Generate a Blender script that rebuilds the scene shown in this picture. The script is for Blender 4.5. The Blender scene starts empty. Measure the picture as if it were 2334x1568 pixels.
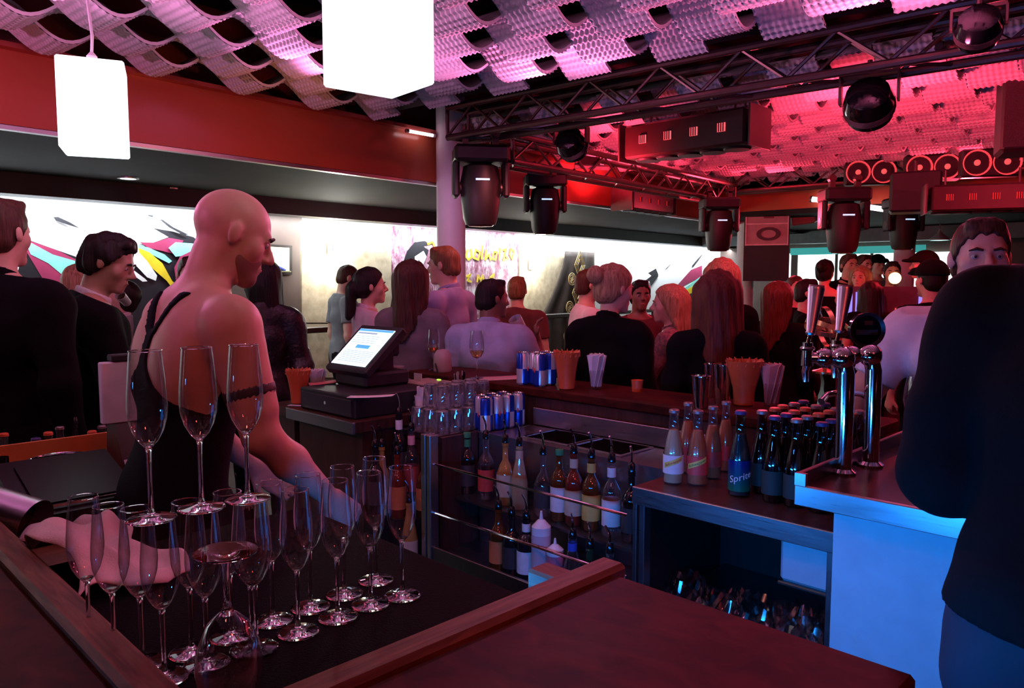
import bpy, bmesh, math, random
import numpy as np
from mathutils import Vector, Matrix, Euler

scene = bpy.context.scene
col = scene.collection
PI = math.pi
random.seed(7)

# ------------------------------------------------------------------ camera
FPX = 1750.0
CAM_H = 1.6
PITCH = math.atan(144.0 / FPX)
cam_data = bpy.data.cameras.new('camera')
cam_data.sensor_width = 36.0
cam_data.lens = 36.0 * FPX / 2334.0
cam_data.clip_start = 0.05
camera = bpy.data.objects.new('camera', cam_data)
camera.location = (0, 0, CAM_H)
camera.rotation_euler = (PI / 2 - PITCH, 0, 0)
col.objects.link(camera)
scene.camera = camera

# ------------------------------------------------------------------ exposure
vs = scene.view_settings
vs.view_transform = 'Standard'
vs.look = 'None'
vs.gamma = 1.0
vs.use_curve_mapping = False
vs.exposure = 0.0
scene.cycles.max_bounces = 8
scene.cycles.transparent_max_bounces = 24
scene.cycles.transmission_bounces = 8
scene.cycles.glossy_bounces = 4
scene.cycles.diffuse_bounces = 2
scene.cycles.use_adaptive_sampling = True
scene.cycles.adaptive_threshold = 0.06
scene.cycles.caustics_reflective = False
scene.cycles.caustics_refractive = False
scene.cycles.sample_clamp_indirect = 4.0

# ------------------------------------------------------------------ world: a dark room
world = bpy.data.worlds.new('night_world')
scene.world = world
world.use_nodes = True
world.node_tree.nodes['Background'].inputs[0].default_value = (0.05, 0.008, 0.012, 1)
world.node_tree.nodes['Background'].inputs[1].default_value = 0.10

# ------------------------------------------------------------------ frames
def rot2(a, x, y):
    c, s = math.cos(a), math.sin(a)
    return (c * x - s * y, s * x + c * y)
A_BAR, A_ROOM = math.radians(45), math.radians(50)
def B(b1, b2, z=0.0):                       # bar frame: b1 along the long counters' depth, b2 along their length
    x, y = rot2(A_BAR, b1, b2); return Vector((x, y, z))
def R(s, n, z=0.0):                         # room frame: s along the white wall, n towards it
    x, y = rot2(A_ROOM, s, n); return Vector((x, y, z))
def ray(u, v):
    dx, dy = (u - 1167) / FPX, (784 - v) / FPX
    return Vector((dx, math.cos(PITCH) + dy * math.sin(PITCH), -math.sin(PITCH) + dy * math.cos(PITCH)))
def PZ(u, v, z):
    r = ray(u, v); return Vector((0, 0, CAM_H)) + r * ((z - CAM_H) / r.z)
def PY(u, v, d):
    r = ray(u, v); return Vector((0, 0, CAM_H)) + r * (d / r.y)
NWALL = 6.5
def PN(u, v, n=NWALL):                      # where a sight line meets the plane n = const of the room
    r = ray(u, v); nx, ny = -math.sin(A_ROOM), math.cos(A_ROOM)
    t = n / (r.x * nx + r.y * ny); q = Vector((0, 0, CAM_H)) + r * t
    return q
def to_room(q):
    x, y = rot2(-A_ROOM, q.x, q.y); return (x, y, q.z)
def to_bar(q):
    x, y = rot2(-A_BAR, q.x, q.y); return (x, y, q.z)

# ------------------------------------------------------------------ lights
def aim(o, target):
    o.rotation_euler = (Vector(target) - o.location).to_track_quat('-Z', 'Y').to_euler()
def spot(name, loc, target, power, color, angle=70, blend=0.6, radius=0.05):
    l = bpy.data.lights.new(name, 'SPOT'); l.energy = power; l.color = color
    l.spot_size = math.radians(angle); l.spot_blend = blend; l.shadow_soft_size = radius
    o = bpy.data.objects.new(name, l); o.location = loc; aim(o, target); col.objects.link(o); return o
def area(name, loc, target, power, color, sx, sy):
    l = bpy.data.lights.new(name, 'AREA'); l.shape = 'RECTANGLE'; l.energy = power; l.color = color
    l.size = sx; l.size_y = sy
    o = bpy.data.objects.new(name, l); o.location = loc; aim(o, target); col.objects.link(o); return o
PEND = 1.7
RED, PINK, MAG, BLUE, COOL = (1.0, 0.02, 0.035), (1.0, 0.08, 0.12), (1.0, 0.28, 0.70), (0.012, 0.24, 1.0), (0.80, 0.92, 1.0)
# cove strips washing the white wall
for k in range(7):
    area('wall_cove_strip', R(-0.8 + 2.4 * k, 6.30, 2.19), R(-0.8 + 2.4 * k, 6.62, 1.2), 30, (0.86, 0.95, 1.0), 2.3, 0.04)
# club floods on the trusses and the fascia ledge, turned up so that they graze the ceiling bays
for s_, n_, p_ in ((4.55, 3.0, 70), (4.55, 1.4, 80), (4.55, -0.4, 100), (8.15, 3.2, 80), (8.15, 1.4, 90), (8.15, -0.6, 110), (6.3, 4.2, 60), (6.3, 0.4, 60)):
    spot('red_truss_flood', R(s_, n_, 2.28), R(6.4, n_ - 0.2, 3.05), p_ * 1.25, (1.0, 0.045, 0.10), 140, 0.8, 0.05)
spot('magenta_flood', R(0.9, 3.7, 2.30), R(1.1, 2.4, 3.0), 66, MAG, 120, 0.8, 0.05)
spot('magenta_flood', R(2.5, 3.7, 2.30), R(2.4, 2.4, 3.0), 66, MAG, 120, 0.8, 0.05)
spot('magenta_flood', R(3.62, 2.6, 2.35), R(2.2, 2.2, 3.0), 84, (1.0, 0.21, 0.52), 140, 0.8, 0.05)
spot('magenta_flood', R(3.62, 0.8, 2.35), R(2.4, 0.8, 3.0), 84, (1.0, 0.16, 0.38), 140, 0.8, 0.05)
spot('magenta_flood', R(-0.6, 2.6, 2.35), R(0.8, 2.8, 3.0), 74, MAG, 140, 0.8, 0.05)
spot('added_column_spot', R(3.3, 3.5, 2.2), R(4.36, 4.29, 1.9), 16, (1.0, 0.42, 0.80), 60, 0.9, 0.05)  # extra unseen lamp, added to turn the column lavender-pink
# red and orange spots with no fixture, added to colour the fascia
spot('added_fascia_wash', R(0.2, 3.0, 2.0), R(0.8, 4.45, 2.38), 15, (1.0, 0.06, 0.08), 90, 0.9, 0.08)
spot('added_fascia_wash', R(2.6, 3.2, 2.2), R(2.6, 4.45, 2.5), 9, (1.0, 0.24, 0.05), 110, 0.9, 0.08)
# fill spots added below the moving heads, pointing down onto crowd and bar
spot('red_crowd_spot', R(4.1, 1.4, 2.45), R(4.4, 1.6, 1.0), 46, PINK, 110, 0.7, 0.12)
spot('red_crowd_spot', R(3.9, 3.2, 2.45), R(4.2, 3.8, 1.0), 40, (1.0, 0.22, 0.24), 110, 0.7, 0.12)
spot('red_crowd_spot', R(7.6, 1.4, 2.3), R(7.4, 1.8, 1.0), 90, RED, 130, 0.7, 0.12)
q_ = PY(1748, 513, 9.7); spot('added_sign_spot', Vector((q_.x - 0.8, q_.y - 2.2, 2.3)), q_, 30, (1.0, 0.14, 0.20), 40, 0.8, 0.05)  # invented spot that lifts the pink of the sign
# unseen red and pink spots added behind the photographer to warm the bar
spot('added_red_bar_spot', Vector((1.0, -0.5, 2.75)), Vector((0.2, 1.9, 1.0)), 44, (1.0, 0.07, 0.05), 95, 0.8, 0.1)
spot('added_pink_bar_spot', Vector((-0.4, 0.3, 2.75)), Vector((-0.5, 2.2, 1.3)), 16, (1.0, 0.28, 0.22), 80, 0.8, 0.1)
# blue LED strips under the inner lip of the near bar, facing the back counter
area('blue_under_bar_strip', B(1.012, 0.58, 1.03), B(1.9, 0.58, 0.86), 6.5, BLUE, 0.36, 0.025)
area('blue_under_bar_strip', B(0.905, 1.26, 0.995), B(1.9, 1.22, 0.80), 6, BLUE, 0.55, 0.025)
spot('added_blue_flute_spot', Vector((-1.5, 0.3, 1.45)), Vector((-0.48, 1.04, 1.12)), 9, BLUE, 34, 0.8, 0.02)  # unseen blue spot added to tint the left flutes
spot('added_bottle_spot', B(1.75, 2.1, 2.7), B(2.15, 2.2, 0.9), 16, (1.0, 0.40, 0.42), 75, 0.8, 0.05)  # pink spot without a fixture, added to brighten bottles and tumblers


# ------------------------------------------------------------------ materials
MATS = {}
def nodes_of(name):
    m = bpy.data.materials.new(name); m.use_nodes = True
    return m, m.node_tree.nodes, m.node_tree.links, m.node_tree.nodes['Principled BSDF']
def c4(c): return (c[0], c[1], c[2], 1.0)
def mat(name, color, rough=0.6, metal=0.0, var=0.12, scale=12.0, bump=0.0, bscale=60.0, emit=None, estr=0.0, spec=0.5, alt=None, sheen=0.0):
    if name in MATS: return MATS[name]
    m, N, L, P = nodes_of(name)
    tc = N.new('ShaderNodeTexCoord')
    nz = N.new('ShaderNodeTexNoise'); nz.inputs['Scale'].default_value = scale; nz.inputs['Detail'].default_value = 4
    L.new(tc.outputs['Object'], nz.inputs['Vector'])
    rp = N.new('ShaderNodeValToRGB'); rp.color_ramp.elements[0].position = 0.3; rp.color_ramp.elements[1].position = 0.7
    lo = alt if alt else tuple(max(0, c * (1 - var)) for c in color)
    hi = color if alt else tuple(min(1, c * (1 + var)) for c in color)
    rp.color_ramp.elements[0].color = c4(lo); rp.color_ramp.elements[1].color = c4(hi)
    L.new(nz.outputs['Fac'], rp.inputs['Fac']); L.new(rp.outputs['Color'], P.inputs['Base Color'])
    P.inputs['Roughness'].default_value = rough; P.inputs['Metallic'].default_value = metal
    P.inputs['Specular IOR Level'].default_value = spec
    if sheen: P.inputs['Sheen Weight'].default_value = sheen
    if bump:
        b = N.new('ShaderNodeBump'); b.inputs['Strength'].default_value = bump; b.inputs['Distance'].default_value = 0.01
        n2 = N.new('ShaderNodeTexNoise'); n2.inputs['Scale'].default_value = bscale; n2.inputs['Detail'].default_value = 3
        L.new(tc.outputs['Object'], n2.inputs['Vector']); L.new(n2.outputs['Fac'], b.inputs['Height']); L.new(b.outputs['Normal'], P.inputs['Normal'])
    if emit:
        P.inputs['Emission Color'].default_value = c4(emit); P.inputs['Emission Strength'].default_value = estr
    MATS[name] = m; return m
def glass_thin(name, tint=(1, 1, 1), rough=0.02, edge=0.55, base=0.05, haze=0.0):
    """a thin clear wall: mostly see-through, mirror-like towards grazing angles"""
    if name in MATS: return MATS[name]
    m, N, L, P = nodes_of(name); N.remove(P)
    out = N['Material Output']
    tr = N.new('ShaderNodeBsdfTransparent'); tr.inputs[0].default_value = c4(tint)
    gl = N.new('ShaderNodeBsdfGlossy'); gl.inputs['Roughness'].default_value = rough
    lw = N.new('ShaderNodeLayerWeight'); lw.inputs['Blend'].default_value = 0.35
    mp = N.new('ShaderNodeMapRange'); mp.inputs['To Min'].default_value = base; mp.inputs['To Max'].default_value = edge
    mx = N.new('ShaderNodeMixShader')
    L.new(lw.outputs['Facing'], mp.inputs['Value']); L.new(mp.outputs['Result'], mx.inputs[0])
    L.new(tr.outputs[0], mx.inputs[1]); L.new(gl.outputs[0], mx.inputs[2])
    if haze:                                # smears and wash marks; on tumblers a diffuse brightening painted as highlights
        df = N.new('ShaderNodeBsdfDiffuse'); df.inputs[0].default_value = (0.8, 0.8, 0.82, 1); m3 = N.new('ShaderNodeMixShader')
        tc = N.new('ShaderNodeTexCoord'); mpg = N.new('ShaderNodeMapping'); mpg.inputs['Scale'].default_value = (60, 60, 9); nz = N.new('ShaderNodeTexNoise'); nz.inputs['Scale'].default_value = 1.6; nz.inputs['Detail'].default_value = 4
        mh = N.new('ShaderNodeMapRange'); mh.inputs['From Min'].default_value = 0.4; mh.inputs['From Max'].default_value = 0.75; mh.inputs['To Min'].default_value = haze * 0.25; mh.inputs['To Max'].default_value = haze * 2
        L.new(tc.outputs['Object'], mpg.inputs['Vector']); L.new(mpg.outputs[0], nz.inputs['Vector']); L.new(nz.outputs['Fac'], mh.inputs['Value']); L.new(mh.outputs[0], m3.inputs[0])
        L.new(mx.outputs[0], m3.inputs[1]); L.new(df.outputs[0], m3.inputs[2]); L.new(m3.outputs[0], out.inputs['Surface'])
    else: L.new(mx.outputs[0], out.inputs['Surface'])
    MATS[name] = m; return m
def glass_solid(name, color=(1, 1, 1), rough=0.0, ior=1.45):
    if name in MATS: return MATS[name]
    m, N, L, P = nodes_of(name)
    P.inputs['Base Color'].default_value = c4(color); P.inputs['Transmission Weight'].default_value = 1.0
    P.inputs['Roughness'].default_value = rough; P.inputs['IOR'].default_value = ior
    MATS[name] = m; return m
def emis(name, color, strength):
    if name in MATS: return MATS[name]
    m, N, L, P = nodes_of(name)
    P.inputs['Base Color'].default_value = c4(color); P.inputs['Emission Color'].default_value = c4(color); P.inputs['Emission Strength'].default_value = strength
    MATS[name] = m; return m
def steel(name='steel', color=(0.55, 0.55, 0.56), rough=0.28, streak=(4, 4, 120)):
    """brushed steel: roughness streaks along one direction"""
    if name in MATS: return MATS[name]
    m, N, L, P = nodes_of(name)
    tc = N.new('ShaderNodeTexCoord'); mp = N.new('ShaderNodeMapping'); mp.inputs['Scale'].default_value = streak
    nz = N.new('ShaderNodeTexNoise'); nz.inputs['Scale'].default_value = 3; nz.inputs['Detail'].default_value = 5
    mr = N.new('ShaderNodeMapRange'); mr.inputs['To Min'].default_value = rough * 0.7; mr.inputs['To Max'].default_value = rough * 1.4
    L.new(tc.outputs['Object'], mp.inputs['Vector']); L.new(mp.outputs[0], nz.inputs['Vector']); L.new(nz.outputs['Fac'], mr.inputs['Value'])
    L.new(mr.outputs[0], P.inputs['Roughness'])
    P.inputs['Base Color'].default_value = c4(color); P.inputs['Metallic'].default_value = 1.0
    MATS[name] = m; return m
def wood(name, c1, c2, rough=0.4, scale=(1.5, 14, 14), spec=0.5):
    if name in MATS: return MATS[name]
    m, N, L, P = nodes_of(name)
    tc = N.new('ShaderNodeTexCoord'); mp = N.new('ShaderNodeMapping'); mp.inputs['Scale'].default_value = scale
    nz = N.new('ShaderNodeTexNoise'); nz.inputs['Scale'].default_value = 4; nz.inputs['Detail'].default_value = 8; nz.inputs['Distortion'].default_value = 0.7
    rp = N.new('ShaderNodeValToRGB'); rp.color_ramp.elements[0].position = 0.3; rp.color_ramp.elements[1].position = 0.72
    rp.color_ramp.elements[0].color = c4(c1); rp.color_ramp.elements[1].color = c4(c2)
    b = N.new('ShaderNodeBump'); b.inputs['Strength'].default_value = 0.08; b.inputs['Distance'].default_value = 0.004
    L.new(tc.outputs['Object'], mp.inputs['Vector']); L.new(mp.outputs[0], nz.inputs['Vector']); L.new(nz.outputs['Fac'], rp.inputs['Fac'])
    L.new(rp.outputs['Color'], P.inputs['Base Color']); L.new(nz.outputs['Fac'], b.inputs['Height']); L.new(b.outputs['Normal'], P.inputs['Normal'])
    P.inputs['Roughness'].default_value = rough; P.inputs['Specular IOR Level'].default_value = spec
    MATS[name] = m; return m

# ------------------------------------------------------------------ objects
def tag(o, label=None, cat=None, group=None, kind=None):
    if label: o['label'] = label
    if cat: o['category'] = cat
    if group: o['group'] = group
    if kind: o['kind'] = kind
    return o
def thing(name, label, cat, loc=(0, 0, 0), rotz=0.0, group=None, rot=None):
    o = bpy.data.objects.new(name, None); o.empty_display_size = 0.05
    o.location = loc; o.rotation_euler = rot if rot else (0, 0, rotz); col.objects.link(o)
    return tag(o, label, cat, group)
def link_mesh(name, me, material=None, parent=None, loc=None, rot=None):
    o = bpy.data.objects.new(name, me); col.objects.link(o)
    if material is not None and len(me.materials) == 0: me.materials.append(material)
    if parent: o.parent = parent
    if loc is not None: o.location = loc
    if rot is not None: o.rotation_euler = rot
    return o
def dup(root, loc=None, rotz=None, label=None, group=None):
    r = root.copy(); col.objects.link(r)
    if loc is not None: r.location = loc
    if rotz is not None: r.rotation_euler = (0, 0, rotz)
    if label: r['label'] = label
    if group: r['group'] = group
    for ch in list(root.children):
        c = ch.copy(); col.objects.link(c); c.parent = r
        for g in list(ch.children):
            d = g.copy(); col.objects.link(d); d.parent = c
    return r

class MB:
    """collects vertices and faces of one mesh"""
    def __init__(self): self.v = []; self.f = []
    def add(self, vs, fs):
        k = len(self.v); self.v += [tuple(p) for p in vs]; self.f += [tuple(i + k for i in q) for q in fs]; return self
    def box(self, c, s, M=None, bev=0.0):
        hx, hy, hz = s[0] / 2, s[1] / 2, s[2] / 2
        if bev > 0:
            b = min(bev, hx * .9, hy * .9, hz * .9); pts = []
            for sx in (-1, 1):
                for sy in (-1, 1):
                    for sz in (-1, 1):
                        pts += [(sx * hx, sy * (hy - b), sz * (hz - b)), (sx * (hx - b), sy * hy, sz * (hz - b)), (sx * (hx - b), sy * (hy - b), sz * hz)]
            bm = bmesh.new()
            for p in pts: bm.verts.new(p)
            r = bmesh.ops.convex_hull(bm, input=bm.verts); bm.verts.index_update()
            bmesh.ops.dissolve_limit(bm, angle_limit=0.01, verts=bm.verts, edges=bm.edges); bm.verts.index_update()
            vs_ = [v.co.copy() for v in bm.verts]; fs_ = [[v.index for v in f.verts] for f in bm.faces]; bm.free()
        else:
            vs_ = [Vector((x, y, z)) for x in (-hx, hx) for y in (-hy, hy) for z in (-hz, hz)]
            fs_ = [(0, 1, 3, 2), (4, 6, 7, 5), (0, 4, 5, 1), (2, 3, 7, 6), (0, 2, 6, 4), (1, 5, 7, 3)]
        c = Vector(c)
        vs_ = [((M @ p) if M else p) + c for p in vs_]
        return self.add(vs_, fs_)
    def span(self, x0, x1, y0, y1, z0, z1, bev=0.0):
        return self.box(((x0 + x1) / 2, (y0 + y1) / 2, (z0 + z1) / 2), (abs(x1 - x0), abs(y1 - y0), abs(z1 - z0)), bev=bev)
    def cyl(self, p0, p1, r0, r1=None, n=16, caps=True):
        r1 = r0 if r1 is None else r1
        return self.tube([p0, p1], [r0, r1], n, caps)
    def tube(self, pts, r, n=10, caps=True):
        pts = [Vector(p) for p in pts]; rs = r if isinstance(r, (list, tuple)) else [r] * len(pts)
        vs_, fs_ = [], []; u = None
        for i, p in enumerate(pts):
            d = (pts[min(i + 1, len(pts) - 1)] - pts[max(i - 1, 0)]).normalized()
            if u is None:
                u = d.orthogonal().normalized()
            else:
                u = (u - d * u.dot(d)); u = u.normalized() if u.length > 1e-6 else d.orthogonal().normalized()
            w = d.cross(u)
            for k in range(n):
                a = 2 * PI * k / n; vs_.append(p + (u * math.cos(a) + w * math.sin(a)) * rs[i])
        m = len(pts)
        for i in range(m - 1):
            for k in range(n):
                a, b = i * n + k, i * n + (k + 1) % n; fs_.append((a, b, b + n, a + n))
        if caps:
            fs_.append(tuple(reversed(range(n)))); fs_.append(tuple(range((m - 1) * n, m * n)))
        return self.add(vs_, fs_)
    def lathe(self, prof, n=24, c=(0, 0, 0), cap0=True, cap1=True, M=None):
        vs_, fs_ = [], []
        for (r, z) in prof:
            for k in range(n):
                a = 2 * PI * k / n; vs_.append(Vector((r * math.cos(a), r * math.sin(a), z)))
        m = len(prof)
        for i in range(m - 1):
            for k in range(n):
                a, b = i * n + k, i * n + (k + 1) % n; fs_.append((a, b, b + n, a + n))
        if cap0 and prof[0][0] > 1e-5: fs_.append(tuple(reversed(range(n))))
        if cap1 and prof[-1][0] > 1e-5: fs_.append(tuple(range((m - 1) * n, m * n)))
        c = Vector(c); vs_ = [((M @ p) if M else p) + c for p in vs_]
        return self.add(vs_, fs_)
    def ball(self, c, r, n=14, m=9, M=None):
        rx, ry, rz = r if isinstance(r, (tuple, list)) else (r, r, r)
        vs_, fs_ = [], []
        for i in range(m + 1):
            t = PI * i / m
            for k in range(n):
                a = 2 * PI * k / n; vs_.append(Vector((rx * math.sin(t) * math.cos(a), ry * math.sin(t) * math.sin(a), -rz * math.cos(t))))
        for i in range(m):
            for k in range(n):
                a, b = i * n + k, i * n + (k + 1) % n; fs_.append((a, b, b + n, a + n))
        c = Vector(c); vs_ = [((M @ p) if M else p) + c for p in vs_]
        return self.add(vs_, fs_)
    def prism(self, poly, h, M=None, c=(0, 0, 0)):
        """poly: 2d outline in local xy, extruded h along z"""
        n = len(poly); c = Vector(c)
        vs_ = [Vector((p[0], p[1], 0)) for p in poly] + [Vector((p[0], p[1], h)) for p in poly]
        vs_ = [((M @ p) if M else p) + c for p in vs_]
        fs_ = [tuple(reversed(range(n))), tuple(range(n, 2 * n))] + [(i, (i + 1) % n, n + (i + 1) % n, n + i) for i in range(n)]
        return self.add(vs_, fs_)
    def build(self, name, material=None, parent=None, loc=None, rot=None, smooth=True, angle=35):
        me = bpy.data.meshes.new(name); me.from_pydata(self.v, [], self.f); me.validate()
        bm = bmesh.new(); bm.from_mesh(me); bmesh.ops.remove_doubles(bm, verts=bm.verts, dist=1e-6)
        bmesh.ops.recalc_face_normals(bm, faces=bm.faces); bm.to_mesh(me); bm.free()
        if smooth:
            me.polygons.foreach_set('use_smooth', [True] * len(me.polygons)); me.set_sharp_from_angle(angle=math.radians(angle))
        return link_mesh(name, me, material, parent, loc, rot)
def struct(name, mb, material, loc=None, rot=None, smooth=False, parent=None):
    o = mb.build(name, material, parent, loc, rot, smooth)
    if parent is None: o['kind'] = 'structure'
    return o
ROT_BAR, ROT_ROOM = (0, 0, A_BAR), (0, 0, A_ROOM)

# ================================================================== THE SETTING
M_floor = wood('floor_boards', (0.012, 0.007, 0.006), (0.03, 0.016, 0.012), 0.45)
M_white_wall = mat('white_plaster', (0.86, 0.87, 0.88), 0.8, var=0.02, scale=5)
M_dark_ceiling = mat('dark_ceiling_paint', (0.022, 0.016, 0.015), 0.8, var=0.2, scale=3, spec=0.15)
M_void = mat('black_ceiling_void', (0.012, 0.006, 0.006), 0.9)
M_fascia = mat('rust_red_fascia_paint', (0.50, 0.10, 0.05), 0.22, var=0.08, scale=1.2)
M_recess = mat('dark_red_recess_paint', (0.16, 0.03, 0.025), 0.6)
M_trim_red = mat('red_metal_ledge', (0.55, 0.12, 0.10), 0.3, 0.6)
M_alu = steel('aluminium_edge', (0.8, 0.8, 0.82), 0.3)
M_column = mat('column_paint', (0.78, 0.74, 0.76), 0.55, var=0.03)
M_felt = mat('white_egg_crate_felt', (0.80, 0.76, 0.79), 0.95, var=0.04, scale=40, spec=0.1)
M_brown_wall = mat('brown_wall_paint', (0.10, 0.065, 0.055), 0.6, var=0.15, scale=4)
M_gold_plaster = mat('gold_beige_plaster', (0.56, 0.47, 0.34), 0.75, scale=9, alt=(0.34, 0.27, 0.18), bump=0.2, bscale=22)
M_blk = mat('matte_black', (0.010, 0.009, 0.010), 0.6)
M_blkgloss = mat('gloss_black_plastic', (0.008, 0.008, 0.009), 0.12)

struct('floor', MB().span(-5, 16, -7, NWALL, -0.1, 0.0), M_floor, rot=ROT_ROOM)
struct('wall_back', MB().span(-5, 14.2, NWALL, NWALL + 0.2, 0, 3.4), M_white_wall, rot=ROT_ROOM)
struct('wall_far', MB().span(14.0, 14.2, -7, NWALL, 0, 3.4), M_brown_wall, rot=ROT_ROOM)
struct('ceiling', MB().span(-5, 16, -7, NWALL, 3.3, 3.4), M_void, rot=ROT_ROOM)
struct('ceiling_lowered', MB().span(-5, 14.0, 4.43, NWALL, 2.36, 2.46), M_dark_ceiling, rot=ROT_ROOM)
struct('ceiling_far', MB().span(9.3, 14.0, -7, 4.43, 2.40, 2.46), M_dark_ceiling, rot=ROT_ROOM)
struct('trim_1', MB().span(-5, 14.0, 6.2, 6.42, 2.21, 2.36), mat('dark_beam_paint', (0.03, 0.026, 0.03), 0.5), rot=ROT_ROOM)
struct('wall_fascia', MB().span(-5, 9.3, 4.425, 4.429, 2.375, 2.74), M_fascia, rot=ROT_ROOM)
struct('wall_fascia_far', MB().span(9.3, 9.4, -7, 4.43, 2.46, 2.74), M_fascia, rot=ROT_ROOM)
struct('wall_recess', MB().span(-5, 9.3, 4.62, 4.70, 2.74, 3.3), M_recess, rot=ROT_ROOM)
struct('trim_2', MB().span(-5, 9.3, 4.36, 4.62, 2.74, 2.765), M_trim_red, rot=ROT_ROOM)
struct('trim_3', MB().span(-5, 9.3, 4.425, 4.47, 2.350, 2.372), M_alu, rot=ROT_ROOM)
# dark cross beam that ends the first ceiling bay
struct('ceiling_beam', MB().span(3.70, 3.92, -6, 4.62, 2.86, 3.3), M_void, rot=ROT_ROOM)

def column(name, q, r, h, z0=0.0):
    mb = MB(); mb.lathe([(r * 1.0, z0), (r, h)], 28)
    return struct(name, mb, M_column, loc=(q.x, q.y, 0), smooth=True)
column('column_1', Vector((PY(1028, 500, 6.1).x, 6.1, 0)), 0.113, 3.3)
column('column_2', Vector((PY(1702, 500, 10.6).x, 10.6, 0)), 0.12, 2.74)
column('column_3', Vector((PY(2062, 560, 9.6).x, 9.6, 0)), 0.12, 2.46)

# ------------------------------------------------------------------ wavy egg-crate strips of the ceiling
PER, SW, AMP, ZS = 0.54, 0.285, 0.068, 2.80
def strip_mesh(name, s0, s1, phase):
    pitch = 0.030; nx = int((s1 - s0) / pitch * 4); ny = int(SW / pitch * 4) + 1
    xs = np.linspace(s0, s1, nx); ys = np.linspace(-SW / 2, SW / 2, ny)
    X, Y = np.meshgrid(xs, ys, indexing='ij')
    base = ZS + AMP * np.cos(2 * PI * (X - phase) / PER)
    slope = -AMP * 2 * PI / PER * np.sin(2 * PI * (X - phase) / PER); nl = np.sqrt(1 + slope ** 2)
    bump = 0.0085 * (np.sin(2 * PI * X / pitch) * 0.5 + np.sin(2 * PI * Y / pitch) * 0.5)
    edge = 0.005 * np.sin(2 * PI * X / pitch)
    Yw = Y + edge * np.clip((np.abs(Y) - SW / 2 + 0.02) / 0.02, 0, 1) * np.sign(Y)
    lower = np.stack([X + bump * slope / nl, Yw, base - bump / nl], -1).reshape(-1, 3)
    idx = np.arange(nx * ny).reshape(nx, ny)
    q = np.stack([idx[:-1, :-1], idx[:-1, 1:], idx[1:, 1:], idx[1:, :-1]], -1).reshape(-1, 4)
    # flat back 12 mm above, coarser
    nx2 = nx // 4; xs2 = np.linspace(s0, s1, nx2)
    z2 = ZS + AMP * np.cos(2 * PI * (xs2 - phase) / PER) + 0.014
    up = np.concatenate([np.stack([xs2, np.full(nx2, yy), z2], -1) for yy in (-SW / 2, SW / 2)])
    o = nx * ny; a = np.arange(nx2 - 1)
    q2 = np.stack([o + a, o + a + 1, o + nx2 + a + 1, o + nx2 + a], -1)
    V = np.concatenate([lower, up]); Q = np.concatenate([q, q2])
    # side walls
    sv = []; sq = []; k = len(V)
    for yy in (-SW / 2, SW / 2):
        lo = np.stack([xs2, np.full(nx2, yy), z2 - 0.016], -1); hi = np.stack([xs2, np.full(nx2, yy), z2], -1)
        sv += [lo, hi]; sq.append(np.stack([k + a, k + a + 1, k + nx2 + a + 1, k + nx2 + a], -1)); k += 2 * nx2
    V = np.concatenate([V] + sv); Q = np.concatenate([Q] + sq)
    return fast_mesh(name, V, Q, M_felt)
def fast_mesh(name, V, Q, material=None, smooth=True):
    me = bpy.data.meshes.new(name); nv, nq = len(V), len(Q)
    me.vertices.add(nv); me.vertices.foreach_set('co', np.ascontiguousarray(V, dtype=np.float32).ravel())
    me.loops.add(nq * 4); me.loops.foreach_set('vertex_index', np.ascontiguousarray(Q, dtype=np.int32).ravel())
    me.polygons.add(nq); me.polygons.foreach_set('loop_start', np.arange(0, nq * 4, 4, dtype=np.int32))
    me.polygons.foreach_set('use_smooth', np.full(nq, smooth, dtype=bool))
    me.update(calc_edges=True)
    if material: me.materials.append(material)
    return me
for bay, (s0, s1) in enumerate(((-0.9, 3.64), (4.34, 8.9))):
    root = bpy.data.objects.new('ceiling_baffle', None); col.objects.link(root); root.rotation_euler = ROT_ROOM
    tag(root, ['pink and lavender lit bay of wavy egg-crate strips over the bar', 'red lit bay of wavy egg-crate strips beyond the near truss'][bay], 'ceiling', kind='structure')
    two = [strip_mesh('felt_strip', s0, s1, 1.52 + PER / 2), strip_mesh('felt_strip', s0, s1, 1.52)]
    for i in range(24 if bay == 0 else 22):
        o = link_mesh('felt_strip', two[i % 2], None, root); o.location = (0, 4.20 - 0.285 * i, 0)

# ------------------------------------------------------------------ pictures and panels on the white wall
def wall_poly(name, pts, material, parent, lift=0.004, thick=0.004):
    """a flat patch on the wall plane, outlined by sight lines; lift = distance off the wall"""
    q = [to_room(PN(u, v, NWALL - lift)) for (u, v) in pts]; n = len(q)
    vs_ = [(a[0], NWALL - lift - thick, a[2]) for a in q] + [(a[0], NWALL - lift, a[2]) for a in q]
    fs_ = [tuple(range(n)), tuple(reversed(range(n, 2 * n)))] + [(i, n + i, n + (i + 1) % n, (i + 1) % n) for i in range(n)]
    return MB().add(vs_, fs_).build(name, material, parent, smooth=False)
M_mur = dict(black=mat('mural_black', (0.01, 0.008, 0.014), 0.5), magenta=mat('mural_magenta', (0.34, 0.03, 0.10), 0.5),
             yellow=mat('mural_yellow', (0.75, 0.55, 0.02), 0.5), cyan=mat('mural_aqua', (0.25, 0.72, 0.62), 0.5), white=mat('mural_white', (0.85, 0.86, 0.86), 0.6))
def mural(label, patches):
    root = thing('wall_mural', label, 'mural', (0, 0, 0), A_ROOM)
    for i, (c, pts) in enumerate(patches):
        wall_poly(c + '_paint', pts, M_mur[c], root, 0.002 + 0.0022 * i, 0.002)
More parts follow.
